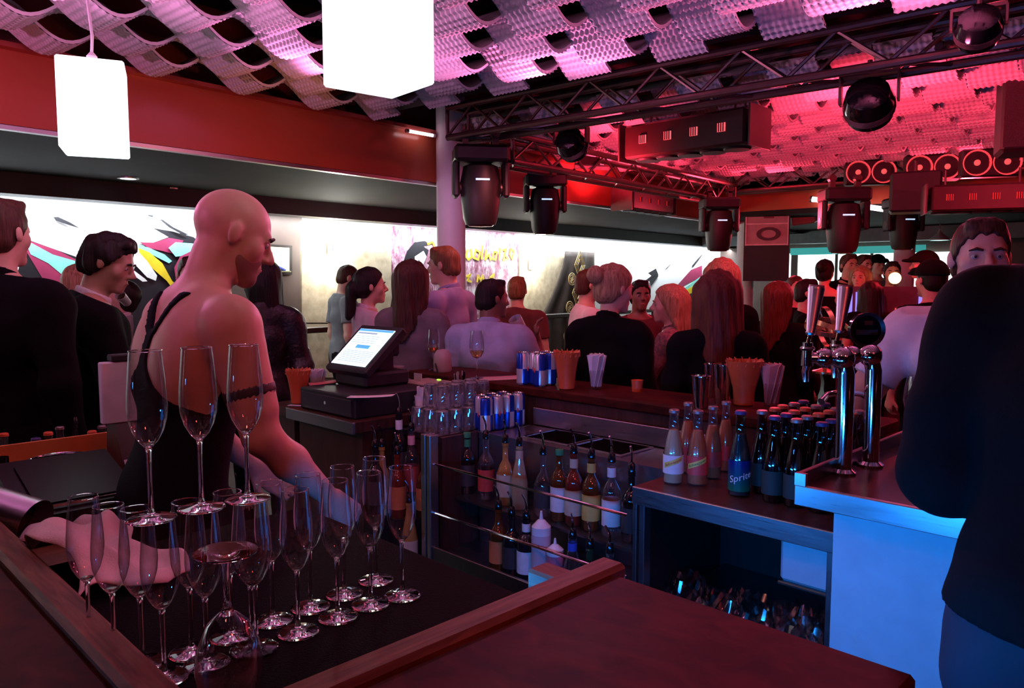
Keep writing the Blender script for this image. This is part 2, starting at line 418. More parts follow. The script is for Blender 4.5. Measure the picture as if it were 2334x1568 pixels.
mural('white mural with black swooshes and magenta and yellow streaks behind the bald bartender', [
    ('black', [(20, 700), (60, 545), (130, 570), (215, 600), (300, 625), (330, 560), (385, 540), (350, 520), (395, 528), (440, 540), (470, 560), (480, 830), (20, 830)]),
    ('magenta', [(40, 540), (130, 570), (210, 610), (250, 650), (160, 700), (100, 640)]),
    ('cyan', [(55, 545), (120, 580), (190, 600), (215, 625), (170, 650), (110, 600), (70, 580)]),
    ('magenta', [(318, 552), (350, 553), (385, 542), (418, 548), (400, 580), (370, 572), (340, 566)]),
    ('cyan', [(315, 557), (340, 565), (375, 580), (392, 595), (385, 600), (345, 580), (315, 565)]),
    ('yellow', [(316, 565), (340, 575), (370, 600), (392, 640), (403, 650), (396, 662), (380, 640), (345, 610), (318, 580)]),
    ('white', [(312, 570), (335, 595), (358, 628), (355, 640), (335, 632), (305, 600)]),
    ('white', [(306, 617), (330, 635), (336, 641), (325, 642), (300, 625)]),
    ('cyan', [(384, 565), (400, 552), (440, 555), (462, 575), (440, 580), (400, 585)]),
    ('magenta', [(397, 610), (410, 585), (440, 570), (462, 578), (425, 600), (410, 640), (420, 700), (408, 690)]),
    ('black', [(121, 495), (132, 494), (160, 507), (183, 521), (160, 514), (128, 503)]),
    ('black', [(335, 489), (348, 491), (349, 495), (340, 493)]),
    ('black', [(364, 500), (371, 501), (395, 518), (430, 535), (418, 536), (385, 518)]),
    ('black', [(222, 530), (232, 533), (240, 545), (228, 545)]),
])
mural('white mural with fine black flicks and a magenta and yellow wing behind the blonde woman', [
    ('black', [(1470, 690), (1478, 640), (1500, 625), (1495, 612), (1478, 622), (1486, 628), (1470, 640)]),
    ('magenta', [(1535, 660), (1575, 615), (1600, 605), (1600, 630), (1560, 650), (1545, 672)]),
    ('cyan', [(1550, 664), (1600, 628), (1600, 640), (1560, 668)]),
    ('yellow', [(1548, 670), (1600, 640), (1600, 690), (1560, 700)]),
    ('black', [(1515, 615), (1528, 602), (1530, 601), (1520, 612)]),
    ('black', [(1577, 606), (1590, 590), (1605, 575), (1592, 594), (1580, 609)]),
    ('black', [(1480, 640), (1500, 624), (1500, 630), (1484, 652)]),
    ('black', [(1548, 690), (1575, 668), (1600, 680), (1600, 715), (1560, 715)]),
])
root = thing('display_niche_wall', 'dark brown wall panel with a small lit display niche', 'wall panel', (0, 0, 0), A_ROOM)
wall_poly('panel', [(470, 478), (684, 497), (684, 840), (470, 840)], M_brown_wall, root, 0.03, 0.03)
wall_poly('niche_frame', [(600, 556), (664, 560), (664, 626), (600, 626)], mat('niche_frame_black', (0.02, 0.015, 0.015), 0.4), root, 0.062, 0.015)
wall_poly('niche_light', [(606, 562), (659, 565), (659, 620), (606, 620)], emis('niche_warm_glow', (0.85, 0.95, 0.45), 0.75), root, 0.08, 0.004)
q = PN(634, 617, NWALL - 0.14)
shoe = MB(); shoe.tube([(-0.07, 0, 0.045), (-0.05, 0, 0.05), (0.0, 0, 0.03), (0.06, 0, 0.008), (0.085, 0, 0.008)], [0.012, 0.02, 0.018, 0.018, 0.006], 10)
shoe.tube([(-0.06, 0, 0.04), (-0.064, 0, 0.0)], [0.006, 0.003], 8)
t = thing('display_shoe', 'blue high heeled shoe in the small lit wall niche', 'shoe', q, A_ROOM); shoe.build('shoe_body', mat('blue_suede', (0.03, 0.06, 0.45), 0.7), t)
MB().span(-0.13, 0.13, -0.02, 0.06, -0.012, -0.001).build('ledge', mat('niche_glass_shelf', (0.5, 0.55, 0.3), 0.3), t)

for lab, pts in (('large gold plaster wall panel behind the bald man in grey', [(680, 503), (888, 516), (888, 735), (680, 735)]),
                 ('smaller gold plaster wall panel left of the patterned curtain', [(1180, 568), (1352, 573), (1352, 725), (1180, 722)])):
    root = thing('plaster_panel', lab, 'wall panel', (0, 0, 0), A_ROOM); wall_poly('panel', pts, M_gold_plaster, root, 0.03, 0.03)
    wall_poly('lower_panel', [(pts[0][0], 738), (pts[1][0], 738), (pts[1][0], 860), (pts[0][0], 860)], M_gold_plaster, root, 0.03, 0.03)
# distressed poster
m, N, L, P_ = nodes_of('torn_poster_print')
tc = N.new('ShaderNodeTexCoord'); mp = N.new('ShaderNodeMapping'); mp.inputs['Scale'].default_value = (6, 1, 2.2)
nz = N.new('ShaderNodeTexNoise'); nz.inputs['Scale'].default_value = 2.4; nz.inputs['Detail'].default_value = 9; nz.inputs['Roughness'].default_value = 0.75
rp = N.new('ShaderNodeValToRGB'); e = rp.color_ramp.elements; e[0].position = 0.40; e[0].color = (0.20, 0.03, 0.07, 1); e[1].position = 0.62; e[1].color = (0.85, 0.80, 0.84, 1)
x = e.new(0.5); x.color = (0.45, 0.22, 0.32, 1)
L.new(tc.outputs['Object'], mp.inputs['Vector']); L.new(mp.outputs[0], nz.inputs['Vector']); L.new(nz.outputs['Fac'], rp.inputs['Fac']); L.new(rp.outputs['Color'], P_.inputs['Base Color']); P_.inputs['Roughness'].default_value = 0.7
root = thing('torn_poster', 'torn magenta and white poster wall with yellow scrawl behind the round column', 'poster', (0, 0, 0), A_ROOM)
wall_poly('poster_sheet', [(886, 514), (1180, 533), (1180, 735), (886, 735)], m, root, 0.035, 0.005)
wall_poly('black_wing', [(918, 600), (928, 572), (945, 552), (968, 549), (978, 556), (965, 562), (977, 570), (972, 586), (962, 606), (966, 588), (955, 590), (948, 610), (946, 588), (936, 600), (925, 640), (916, 640)], M_mur['black'], root, 0.046, 0.003)
wall_poly('white_patch', [(945, 585), (965, 572), (972, 585), (960, 612), (955, 590), (948, 605)], M_mur['white'], root, 0.05, 0.003)
def scrawl(pts, w, parent):
    mb = MB(); q = [to_room(PN(u, v, NWALL - 0.05)) for u, v in pts]
    for a, b in zip(q[:-1], q[1:]):
        dx, dz = b[0] - a[0], b[2] - a[2]; ln = math.hypot(dx, dz) + 1e-6; px, pz = -dz / ln * w, dx / ln * w; ex, ez = dx / ln * w * .6, dz / ln * w * .6
        y0, y1 = NWALL - 0.052, NWALL - 0.046
        P4 = [(a[0] - ex + px, a[2] - ez + pz), (a[0] - ex - px, a[2] - ez - pz), (b[0] + ex - px, b[2] + ez - pz), (b[0] + ex + px, b[2] + ez + pz)]
        mb.add([(p[0], y0, p[1]) for p in P4] + [(p[0], y1, p[1]) for p in P4], [(0, 1, 2, 3), (7, 6, 5, 4), (0, 4, 5, 1), (1, 5, 6, 2), (2, 6, 7, 3), (3, 7, 4, 0)])
    return mb.build('yellow_scrawl', M_mur['yellow'], parent, smooth=False)
for pts in ([(1066, 570), (1062, 585), (1068, 592), (1075, 585), (1074, 568)], [(1085, 568), (1080, 588), (1090, 592), (1094, 575), (1086, 570)], [(1100, 560), (1098, 590)],
            [(1108, 570), (1106, 592), (1114, 580), (1118, 592)], [(1126, 575), (1122, 590), (1130, 592), (1133, 575), (1126, 574)], [(1140, 566), (1138, 592)],
            [(1146, 570), (1154, 568), (1150, 580), (1158, 590), (1148, 594), (1150, 580)], [(1165, 568), (1162, 580), (1168, 592), (1172, 572), (1165, 568)],
            [(1064, 630), (1072, 626), (1068, 634), (1066, 640), (1074, 642)], [(1088, 642), (1090, 628), (1096, 640), (1100, 628), (1104, 642)], [(1118, 632), (1126, 625), (1124, 634), (1116, 636), (1126, 642)], [(975, 556), (986, 552), (990, 560)]):
    scrawl(pts, 0.012, root)
# patterned curtain: dark cloth with woven gold diamonds and rings, gathered lower down
root = thing('patterned_curtain', 'dark curtain woven with gold diamonds and rings', 'curtain', (0, 0, 0), A_ROOM)
M_cur = mat('dark_curtain_cloth', (0.035, 0.022, 0.018), 0.8, var=0.3); M_gold = mat('woven_gold_thread', (0.52, 0.36, 0.16), 0.5, 0.3)
c0, c1 = to_room(PN(1288, 570, NWALL - 0.1)), to_room(PN(1352, 800, NWALL - 0.1))
mb = MB(); nxx, nzz = 30, 24
zt, zb = to_room(PN(1300, 573, NWALL - 0.1))[2], 0.05
def cur_pt(a, b):
    z = zt + (zb - zt) * b; flare = 0.55 * max(0, min(1, (zt - z) / 0.9)) ** 1.5
    xl, xr = c0[0] - flare, c1[0]
    return (xl + (xr - xl) * a, NWALL - 0.10 - 0.02 * math.sin(a * 22) * (0.4 + b), z)
vs_ = [cur_pt(i / nxx, j / nzz) for j in range(nzz + 1) for i in range(nxx + 1)]
fs_ = [(j * (nxx + 1) + i, j * (nxx + 1) + i + 1, (j + 1) * (nxx + 1) + i + 1, (j + 1) * (nxx + 1) + i) for j in range(nzz) for i in range(nxx)]
o = mb.add(vs_, fs_).build('cloth', M_cur, root); md = o.modifiers.new('solid', 'SOLIDIFY'); md.thickness = 0.006
gm = MB()
def gold_line(pts, r=0.006):
    gm.tube([(p[0], NWALL - 0.135, p[1]) for p in pts], r, 5)
xc = (c0[0] + c1[0]) / 2 - 0.05
for k in range(5):
    zc = zt - 0.19 - 0.40 * k; xk = xc - 0.05 * k
    for g in (0.17, 0.12, 0.07):
        gold_line([(xk, zc + g * 1.25), (xk + g * .75, zc), (xk, zc - g * 1.25), (xk - g * .75, zc), (xk, zc + g * 1.25)])
    for sx in (-1, 1):
        cx_, cz_ = xk + sx * 0.19, zc - 0.2
        for rr in (0.085, 0.06):
            gold_line([(cx_ + rr * math.cos(a * PI / 8), cz_ + rr * math.sin(a * PI / 8)) for a in range(17)])
        for dd in (-0.03, 0, 0.03):
            gold_line([(cx_ - 0.035, cz_ - 0.035 + dd), (cx_ + 0.035, cz_ + 0.035 + dd)], 0.005)
o = gm.build('gold_pattern', M_gold, root); o['kind'] = 'stuff'
# wall lamps
def wall_lamp(label, u, v, kind):
    q = PN(u, v, NWALL - 0.19); root = thing('sconce_lamp', label, 'lamp', q, A_ROOM)
    MB().box((0, 0.09, 0), (0.12, 0.06, 0.16), bev=0.01).build('back_plate', mat('lamp_plate_grey', (0.3, 0.3, 0.3), 0.4, 0.5), root)
    pl = bpy.data.lights.new('wall_lamp_bulb', 'POINT'); pl.energy = 14; pl.color = (1.0, 0.97, 0.85); pl.shadow_soft_size = 0.05; po = bpy.data.objects.new('wall_lamp_bulb', pl); po.location = PN(u, v, NWALL - 0.34); col.objects.link(po)
    if kind == 0:
        MB().lathe([(0.05, -0.05), (0.055, 0), (0.05, 0.05)], 18).build('shade', mat('lamp_shade_frosted', (0.7, 0.7, 0.68), 0.5), root)
        MB().lathe([(0.085, 0.16), (0.06, 0.055)], 18).build('upper_glow', EM_SCONCE, root)
        MB().lathe([(0.06, -0.055), (0.095, -0.18)], 18).build('lower_glow', EM_SCONCE, root)
    else:
        MB().ball((0, 0, 0), 0.105, 18, 12).build('globe', EM_SCONCE, root)
EM_SCONCE = emis('sconce_glow', (0.95, 1.0, 0.92), 45)
wall_lamp('bright double wall lamp on the large gold plaster panel', 772, 566, 0)
wall_lamp('bright round wall lamp on the smaller gold plaster panel', 1226, 602, 1)
# handrail in front of the panels
root = thing('handrail', 'dark handrail along the gold plaster panels', 'railing', R(0, 0), A_ROOM)
M_rail = mat('dark_bronze_rail', (0.05, 0.03, 0.022), 0.4, 0.4)
ra, rb = to_room(PN(560, 728, 6.2)), to_room(PN(1640, 700, 6.2))
MB().span(ra[0], rb[0], 6.16, 6.22, 1.10, 1.16, bev=0.01).build('top_rail', M_rail, root)
me = MB().span(-0.02, 0.02, -0.02, 0.02, 0, 1.10).build('post', M_rail, root, loc=(ra[0] + 0.1, 6.19, 0)).data
for k in range(1, 9):
    link_mesh('post', me, None, root, loc=(ra[0] + 0.1 + k * (rb[0] - ra[0] - 0.2) / 8, 6.19, 0))
# ------------------------------------------------------------------ far end: lit openings behind the dance floor
EM_WIN = emis('lit_window_cyan_white', (0.80, 1.0, 0.97), 2.2); EM_CY = emis('cyan_cove_light', (0.06, 0.55, 0.52), 0.45)
def PS(u, v, s):
    r = ray(u, v); k = s / (r.x * math.cos(A_ROOM) + r.y * math.sin(A_ROOM)); return Vector((0, 0, CAM_H)) + r * k
def far_pane(u0, v0, u1, v1, mt, name, par, s=13.95):
    a, b = to_room(PS(u0, v0, s)), to_room(PS(u1, v1, s)); return MB().span(s - 0.03, s, a[1], b[1], a[2], b[2]).build(name, mt, par, smooth=False)
root = bpy.data.objects.new('window_1', None); col.objects.link(root); root.rotation_euler = ROT_ROOM; tag(root, 'bright lit glazing behind the far crowd', 'window', kind='structure')
for (u0, u1, v0) in ((1801, 1905, 578), (1908, 1985, 575), (1988, 2040, 571), (2046, 2100, 573), (2104, 2180, 575)):
    far_pane(u0, v0, u1, 690, EM_WIN, 'pane', root)
far_pane(1803, 566, 2110, 575, EM_CY, 'cyan_cove', root, 13.9)
for u in (1806, 1815, 1906, 1986, 2043, 2102):
    far_pane(u - 1, 575, u + (4 if u == 1806 else 1), 690, M_brown_wall, 'mullion', root, 13.92)
struct('trim_4', MB().span(12.6, 12.8, -7, 6.2, 2.20, 2.40), mat('teal_beam_paint', (0.10, 0.13, 0.13), 0.5), rot=ROT_ROOM)

# ================================================================== CEILING RIG
M_truss = mat('dark_truss_metal_red_reflect', (0.20, 0.12, 0.11), 0.38, 0.75, var=0.1)  # red light reflected by the truss is mixed into its dark metal colour
M_fix = mat('black_fixture_plastic', (0.014, 0.009, 0.009), 0.5)
M_fixm = mat('fixture_metal', (0.10, 0.06, 0.055), 0.4, 0.6)
def truss(label, s0, n0, s1, n1, z, h=0.21, w=0.22):
    """box truss between two room points: four chords and zig-zag braces, each a part"""
    a, b = R(s0, n0), R(s1, n1); d = b - a; ln = d.length
    root = thing('lighting_truss', label, 'truss', (a.x, a.y, z), math.atan2(d.y, d.x))
    ch = MB().cyl((0, 0, 0), (ln, 0, 0), 0.023, n=10).build('chord', M_truss, root, loc=(0, -w / 2, 0)).data
    for y, zz in ((w / 2, 0), (-w / 2, h), (w / 2, h)): link_mesh('chord', ch, None, root, loc=(0, y, zz))
    nb = max(2, int(round(ln / 0.24))); st = ln / nb
    up = MB().cyl((0, 0, 0.01), (st, 0, h - 0.01), 0.010, n=6).build('brace', M_truss, root, loc=(0, -w / 2, 0)).data
    dn = MB().cyl((0, 0, h - 0.01), (st, 0, 0.01), 0.010, n=6).build('brace', M_truss, root, loc=(st, -w / 2, 0)).data
    flat = MB().cyl((0, -w / 2, 0), (st, w / 2, 0), 0.009, n=6).build('brace', M_truss, root, loc=(0, 0, 0)).data
    for k in range(nb):
        for y in (-w / 2, w / 2):
            if y < 0 and k < 2: continue
            link_mesh('brace', up if k % 2 == 0 else dn, None, root, loc=(k * st, y, 0))
        if k % 2 == 0 and k: link_mesh('brace', flat, None, root, loc=(k * st, 0, 0))
    ends = MB()
    for y in (-w / 2, w / 2): ends.cyl((0, y, 0), (0, y, h), 0.014, n=8)
    for zz in (0, h): ends.cyl((0, -w / 2, zz), (0, w / 2, zz), 0.014, n=8)
    e1 = ends.build('end_frame', M_truss, root); link_mesh('end_frame', e1.data, None, root, loc=(ln, 0, 0))
    return root
truss('near lighting truss running from the round column over the bar', 4.10, 3.95, 4.10, -3.6, 2.62)
truss('side lighting truss running back along the red fascia', 4.32, 3.72, 8.15, 3.72, 2.46, 0.19, 0.2)
truss('far lighting truss carrying the twin round blinders', 8.40, 3.80, 8.40, -3.6, 2.60, 0.2, 0.2)
# ceiling hangers of the near truss
def dims(u, d, px): return px * d / FPX
def moving_head(label, u, v, d, w_px, tilt=0.0, yaw=0.0):
    """(u, v): the top of the base plate under its truss clamp"""
    s = dims(u, d, w_px) / 0.36; q = PY(u, v, d)
    root = thing('moving_head_light', label, 'stage light', q, yaw, 'stage lights under the trusses')
    MB().box((0, 0, -0.055 * s), (0.36 * s, 0.26 * s, 0.11 * s), bev=0.02 * s).build('base', M_fix, root)
    for sx in (-1, 1): MB().box((sx * 0.10 * s, 0, 0.03 * s), (0.04 * s, 0.06 * s, 0.07 * s)).tube([(sx * 0.10 * s, -0.03 * s, 0.08 * s), (sx * 0.10 * s, 0.03 * s, 0.08 * s)], 0.03 * s, 10).build('clamp', M_fixm, root)
    arm = MB().box((0, 0, -0.215 * s), (0.045 * s, 0.14 * s, 0.24 * s), bev=0.015 * s).build('yoke_arm', M_fix, root, loc=(-0.165 * s, 0, 0)).data
    link_mesh('yoke_arm', arm, None, root, loc=(0.165 * s, 0, 0))
    M3 = Matrix.Rotation(tilt, 3, 'X'); c = Vector((0, 0, -0.27 * s))
    hd = MB(); hd.lathe([(0.07 * s, 0.16 * s), (0.115 * s, 0.14 * s), (0.135 * s, 0.04 * s), (0.13 * s, -0.08 * s), (0.115 * s, -0.20 * s), (0.10 * s, -0.24 * s)], 20, c, M=M3)
    h = hd.build('head', M_fix, root)
    ln = MB(); ln.lathe([(0.092 * s, -0.236 * s), (0.08 * s, -0.25 * s), (0.0, -0.256 * s)], 18, c, M=M3); ln.build('lens', mat('dark_red_lens', (0.10, 0.01, 0.01), 0.12), h)
    pn = MB(); pn.box(c + M3 @ Vector((0, -0.128 * s, 0.05 * s)), (0.09 * s, 0.014 * s, 0.012 * s), M3); pn.build('status_strip', emis('status_blue_white', (0.5, 0.7, 1.0), 1.2), h)
    for sx in (-1, 1): MB().cyl((sx * 0.13 * s, 0, -0.27 * s), (sx * 0.19 * s, 0, -0.27 * s), 0.04 * s, n=14).build('pivot', M_fixm, root)
    return root
moving_head('black moving head light hanging beside the round column', 1095, 335, 5.55, 122, 0.05, 0.15)
moving_head('black moving head light next along from the one by the round column', 1242, 398, 6.45, 92, 0.05, 0.1)
moving_head('black moving head light hanging left of the framed sign', 1640, 452, 7.9, 82, 0.03, 0.0)
moving_head('black moving head light hanging right of the framed sign', 1925, 430, 7.4, 100, 0.0, -0.1)
moving_head('black moving head light hanging in front of the far pale column', 2062, 452, 8.3, 80, 0.0, 0.0)
def bracket_light(label, u, v, d, w_px, hang_px):
    """a round-bodied lamp in a U bracket, hung from the truss"""
    w = dims(u, d, w_px); q = PY(u, v, d); hgt = dims(u, d, hang_px); r = w * 0.45
    root = thing('bracket_spotlight', label, 'stage light', q, math.radians(-30), 'stage lights under the trusses')
    br = MB()
    for sx in (-1, 1): br.box((sx * w / 2, 0, hgt / 2 - 0.0), (0.012, w * 0.28, hgt), bev=0.002)
    br.box((0, 0, hgt), (w, w * 0.28, 0.014)); br.build('bracket', M_fixm, root)
    M3 = Matrix.Rotation(math.radians(62), 3, 'X')
    b = MB(); b.lathe([(0.0, r * 0.92), (r * 0.5, r * 0.86), (r * 0.85, r * 0.62), (r * 1.0, r * 0.1), (r, -r * 0.35), (r * 0.93, -r * 0.72)], 24, (0, 0, 0), M=M3); body = b.build('lamp_body', M_blkgloss, root)
    b = MB(); b.lathe([(r * 0.90, -r * 0.7), (r * 0.5, -r * 0.92), (0, -r * 1.0)], 24, (0, 0, 0), M=M3); b.build('lens', mat('dark_red_lens', (0.10, 0.01, 0.01), 0.12), body)
    b = MB(); 
    for k in range(6): b.lathe([(r * 1.005, -r * (0.05 + 0.06 * k)), (r * 1.03, -r * (0.065 + 0.06 * k)), (r * 1.005, -r * (0.08 + 0.06 * k))], 24, (0, 0, 0), M=M3, cap0=False, cap1=False)
    b.build('cooling_fins', M_fixm, body)
    MB().cyl((0, 0, hgt), (0, 0, hgt + 0.07), 0.012, n=8).build('clamp', M_fixm, root)
bracket_light('large round spotlight in a U bracket under the near truss', 1980, 235, 3.9, 118, 62)
bracket_light('small round spotlight in a U bracket under the near truss by the column', 1302, 328, 5.35, 78, 34)
bracket_light('dark round spotlight at the top edge above the large bracket spotlight', 2230, 62, 3.2, 105, 40)
def led_bar(label, u, v, d, length, h, yaw, glow, lit=4):
    q = PY(u, v, d); root = thing('strobe_bar_light', label, 'stage light', q, yaw, 'strobe bars of the rig')
    MB().box((0, 0, 0), (length, h * 1.15, h), bev=0.015).build('housing', mat('dark_red_housing', (0.045, 0.018, 0.016), 0.4, 0.3), root)
    for k in range(lit):
        x = (k - (lit - 1) / 2) * length / (lit + 0.6)
        f = MB().box((x, -h * 0.58, h * 0.02), (h * 0.24, 0.012, h * 0.24)).build('grille_window', glow, root)
        b = MB()
        for i in (-1, 0, 1): b.box((x + i * h * 0.07, -h * 0.58 - 0.008, h * 0.02), (0.006, 0.006, h * 0.24))
        b.build('grille_bars', M_fix, f)
    for sx in (-1, 1):
        MB().box((sx * (length / 2 + 0.035), 0, 0), (0.012, h * 1.25, h * 1.12)).build('end_plate', M_fixm, root)
        MB().cyl((sx * length / 2, 0, 0), (sx * (length / 2 + 0.035), 0, 0), h * 0.2, n=12).build('end_boss', M_fix, root)
        MB().cyl((sx * length * 0.35, 0, h / 2), (sx * length * 0.35, 0, h / 2 + 0.12), 0.008, n=6).build('hanger', M_fixm, root)
    for k in range(5):
        x = (k - 2) * length / 5.4
        MB().lathe([(h * 0.36, -0.012), (h * 0.40, 0), (h * 0.30, 0.004), (0.0, 0.004)], 18, (x, 0, -h / 2 - 0.001)).build('underside_port', M_fix, root)
G1 = emis('grille_pink_glow', (1.0, 0.14, 0.16), 0.9); G2 = emis('grille_dim_red_glow', (0.6, 0.03, 0.03), 0.35)
led_bar('long red-lit strobe bar hanging centre of the rig', 1575, 312, 5.3, 0.92, 0.23, math.radians(-44), G1)
led_bar('dim strobe bar low under the side truss by the moving heads', 1470, 462, 8.2, 0.85, 0.20, math.radians(50), G2)
led_bar('dim strobe bar above the head of the man in the white T-shirt', 2236, 452, 5.9, 0.70, 0.20, math.radians(-20), G2)
def blinder(label, u, v, d):
    q = PY(u, v, d); root = thing('twin_blinder_light', label, 'stage light', q, math.radians(-15), 'twin blinders on the far truss')
    MB().box((0, 0.06, 0), (0.46, 0.12, 0.24), bev=0.015).build('housing', M_fix, root)
    for sx in (-1, 1):
        M3 = Matrix.Rotation(PI / 2, 3, 'X')
        b = MB(); b.lathe([(0.098, 0.0), (0.105, 0.02), (0.112, 0.015), (0.105, -0.005)], 24, (sx * 0.115, 0, 0), M=M3, cap0=False, cap1=False); rg = b.build('lamp_ring', emis('blinder_ring_red_reflection', (1.0, 0.10, 0.13), 0.55), root)  # ring emission paints in the red light it reflects
        b = MB(); b.lathe([(0.098, 0.004), (0.06, -0.03), (0.0, -0.04)], 20, (sx * 0.115, 0.0, 0), M=M3, cap0=False); b.build('reflector', mat('red_lit_reflector', (0.55, 0.12, 0.12), 0.15, 0.9), rg)
        MB().ball((sx * 0.115, -0.012, 0), 0.026, 12, 8).build('bulb', emis('blinder_bulb_glow', (1.0, 0.15, 0.15), 0.6), rg)
blinder('twin round blinder lamp nearest the framed sign on the far truss', 1985, 392, 7.55)
blinder('twin round blinder lamp in the middle of the far truss', 2127, 381, 7.1)
blinder('twin round blinder lamp at the right end of the far truss', 2261, 370, 6.65)
# framed sign box on the far column
q = PY(1748, 513, 9.7); sc = 9.7 / FPX
root = thing('framed_sign', 'pink framed sign with a dark oval ring hanging on the far column', 'sign', q, math.radians(-18))
MB().box((0, 0.10, -38 * sc), (98 * sc, 0.2, 176 * sc)).build('cabinet', M_blk, root)
M_pk = mat('pink_sign_board', (0.55, 0.22, 0.25), 0.5); M_pkf = mat('pink_sign_frame', (0.85, 0.45, 0.5), 0.4)
MB().box((0, -0.006, 24 * sc), (86 * sc, 0.012, 38 * sc)).build('upper_board', M_pk, root)
MB().box((0, -0.006, -20 * sc), (86 * sc, 0.012, 46 * sc)).build('lower_board', M_pk, root)
f = MB()
for zz in (45, 3, -44): f.box((0, -0.012, zz * sc), (92 * sc, 0.02, 3 * sc))
for sx in (-1, 1): f.box((sx * 45 * sc, -0.012, 0), (3 * sc, 0.02, 92 * sc))
f.build('sign_frame', M_pkf, root)
M3 = Matrix.Rotation(PI / 2, 3, 'X') @ Matrix.Scale(1.75, 3, (1, 0, 0))
MB().lathe([(9 * sc, 0), (9 * sc, 0.012), (15 * sc, 0.012), (15 * sc, 0)], 28, (4 * sc, -0.012, -20 * sc), M=M3, cap0=False, cap1=False).build('oval_ring', mat('sign_dark_ink', (0.03, 0.005, 0.006), 0.5), root)
MB().box((4 * sc, -0.014, 24 * sc), (22 * sc, 0.004, 18 * sc)).build('small_emblem', mat('sign_dark_red_ink', (0.20, 0.03, 0.03), 0.5), root)
MB().box((-18 * sc, 0.06, 56 * sc), (16 * sc, 0.05, 14 * sc)).box((14 * sc, 0.06, 58 * sc), (30 * sc, 0.05, 18 * sc)).build('mounting_bracket', M_fixm, root)
# red cloth banner box to the right of the sign
q = PY(1832, 478, 9.9); root = thing('hanging_speaker_box', 'red lit tilted box hanging right of the framed sign', 'speaker', q, math.radians(-35), rot=(math.radians(8), math.radians(-6), math.radians(-35)))
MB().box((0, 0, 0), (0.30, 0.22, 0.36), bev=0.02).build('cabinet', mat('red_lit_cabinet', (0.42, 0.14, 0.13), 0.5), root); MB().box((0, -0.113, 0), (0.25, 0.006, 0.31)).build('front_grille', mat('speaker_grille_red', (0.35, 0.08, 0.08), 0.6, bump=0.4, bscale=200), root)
MB().cyl((0, 0, 0.18), (0, 0, 0.42), 0.012, n=8).build('hanger', M_fixm, root)
# dark mass of cabinets under the far truss on the right
for lab, u, v, d, w, h in (('black line speaker hanging above the white T-shirt man', 2085, 440, 6.5, 0.38, 0.33), ('black equipment case hung at the right edge of the rig', 2326, 250, 4.6, 0.22, 0.52)):
    q = PY(u, v, d); root = thing('hung_speaker', lab, 'speaker', q, math.radians(-25)); MB().box((0, 0, 0), (w, 0.3, h), bev=0.02).build('cabinet', M_fix, root)
    MB().box((0, -0.153, 0), (w * 0.9, 0.008, h * 0.9)).build('grille', mat('speaker_grille_black', (0.03, 0.02, 0.02), 0.6, bump=0.4, bscale=220), root); MB().cyl((0, 0, h / 2), (0, 0, h / 2 + 0.1), 0.014, n=8).build('hanger', M_fixm, root)
# small white fixture seen under the side truss
q = PY(1342, 383, 6.6); root = thing('flat_floodlight', 'small flat pale floodlight under the side truss', 'stage light', q, math.radians(20))
MB().prism([(-0.16, -0.06), (0.16, -0.06), (0.11, 0.06), (-0.11, 0.06)], 0.03, Matrix.Rotation(math.radians(20), 3, 'X')).build('housing', mat('pale_flood_housing', (0.7, 0.5, 0.52), 0.4), root)
MB().box((0, 0, 0.06), (0.2, 0.02, 0.07)).build('bracket', M_fixm, root)
# LED tubes
def led_tube(label, p0, p1, r, em):
    p0, p1 = Vector(p0), Vector(p1); root = thing('light_tube', label, 'lamp', p0)
    MB().cyl((0, 0, 0), p1 - p0, r, n=10).build('tube', em, root); dv = (p1 - p0).normalized()
    for k, pp in enumerate((Vector((0, 0, 0)), p1 - p0)): MB().cyl(pp - dv * 0.012, pp + dv * 0.012, r * 1.25, n=10).build('end_cap', M_alu, root)
EM_TUBE = emis('led_tube_pink_white', (1.0, 0.72, 0.80), 5.0)
a = to_room(PN(928, 298, 4.34)); b = to_room(PN(988, 309, 4.34)); led_tube('short pink-white light tube on the red ledge left of the column', R(*a), R(*b), 0.012, EM_TUBE)
led_tube('pale light tube under the far rig nearest the sign', PS(1850, 454, 9.2), PS(1905, 459, 9.2), 0.03, EM_TUBE)
led_tube('longer pale light tube right of the far moving head', PS(1966, 470, 9.2), PS(2035, 480, 9.2), 0.03, EM_TUBE)
# recessed downlights of the dark ceiling
def downlight(label, u, v):
    q = PZ(u, v, 2.355); root = thing('recessed_downlight', label, 'lamp', q, 0, 'downlights of the dark ceiling')
    MB().lathe([(0.075, 0.004), (0.075, -0.006), (0.055, -0.006), (0.055, 0.004)], 20).build('trim_ring', M_alu, root); MB().lathe([(0.052, 0.004), (0.052, -0.002), (0, -0.003)], 20).build('lens', emis('downlight_lens', (1, 0.97, 0.9), 3.0), root)
downlight('recessed downlight above the bald bartender', 387, 430); downlight('small recessed downlight right of the round column', 1128, 503)
downlight('faint recessed downlight left of the bald bartender', 292, 406)
# exterior-style pendant cone over the far crowd
q = PY(2141, 548, 10.8); root = thing('cone_pendant_lamp', 'small cyan-white cone pendant over the far crowd', 'lamp', q)
MB().lathe([(0.01, 0.16), (0.03, 0.10), (0.13, 0.02), (0.13, 0.0)], 20, cap0=False, cap1=False).build('shade', mat('pale_cone_shade', (0.5, 0.55, 0.55), 0.4), root)
MB().lathe([(0.12, 0.004), (0, -0.004)], 20).build('diffuser', emis('cone_cyan_glow', (0.5, 1.0, 0.9), 2.0), root); MB().cyl((0, 0, 0.16), (0, 0, 2.40 - q.z), 0.008, n=6).build('stem', M_fixm, root)
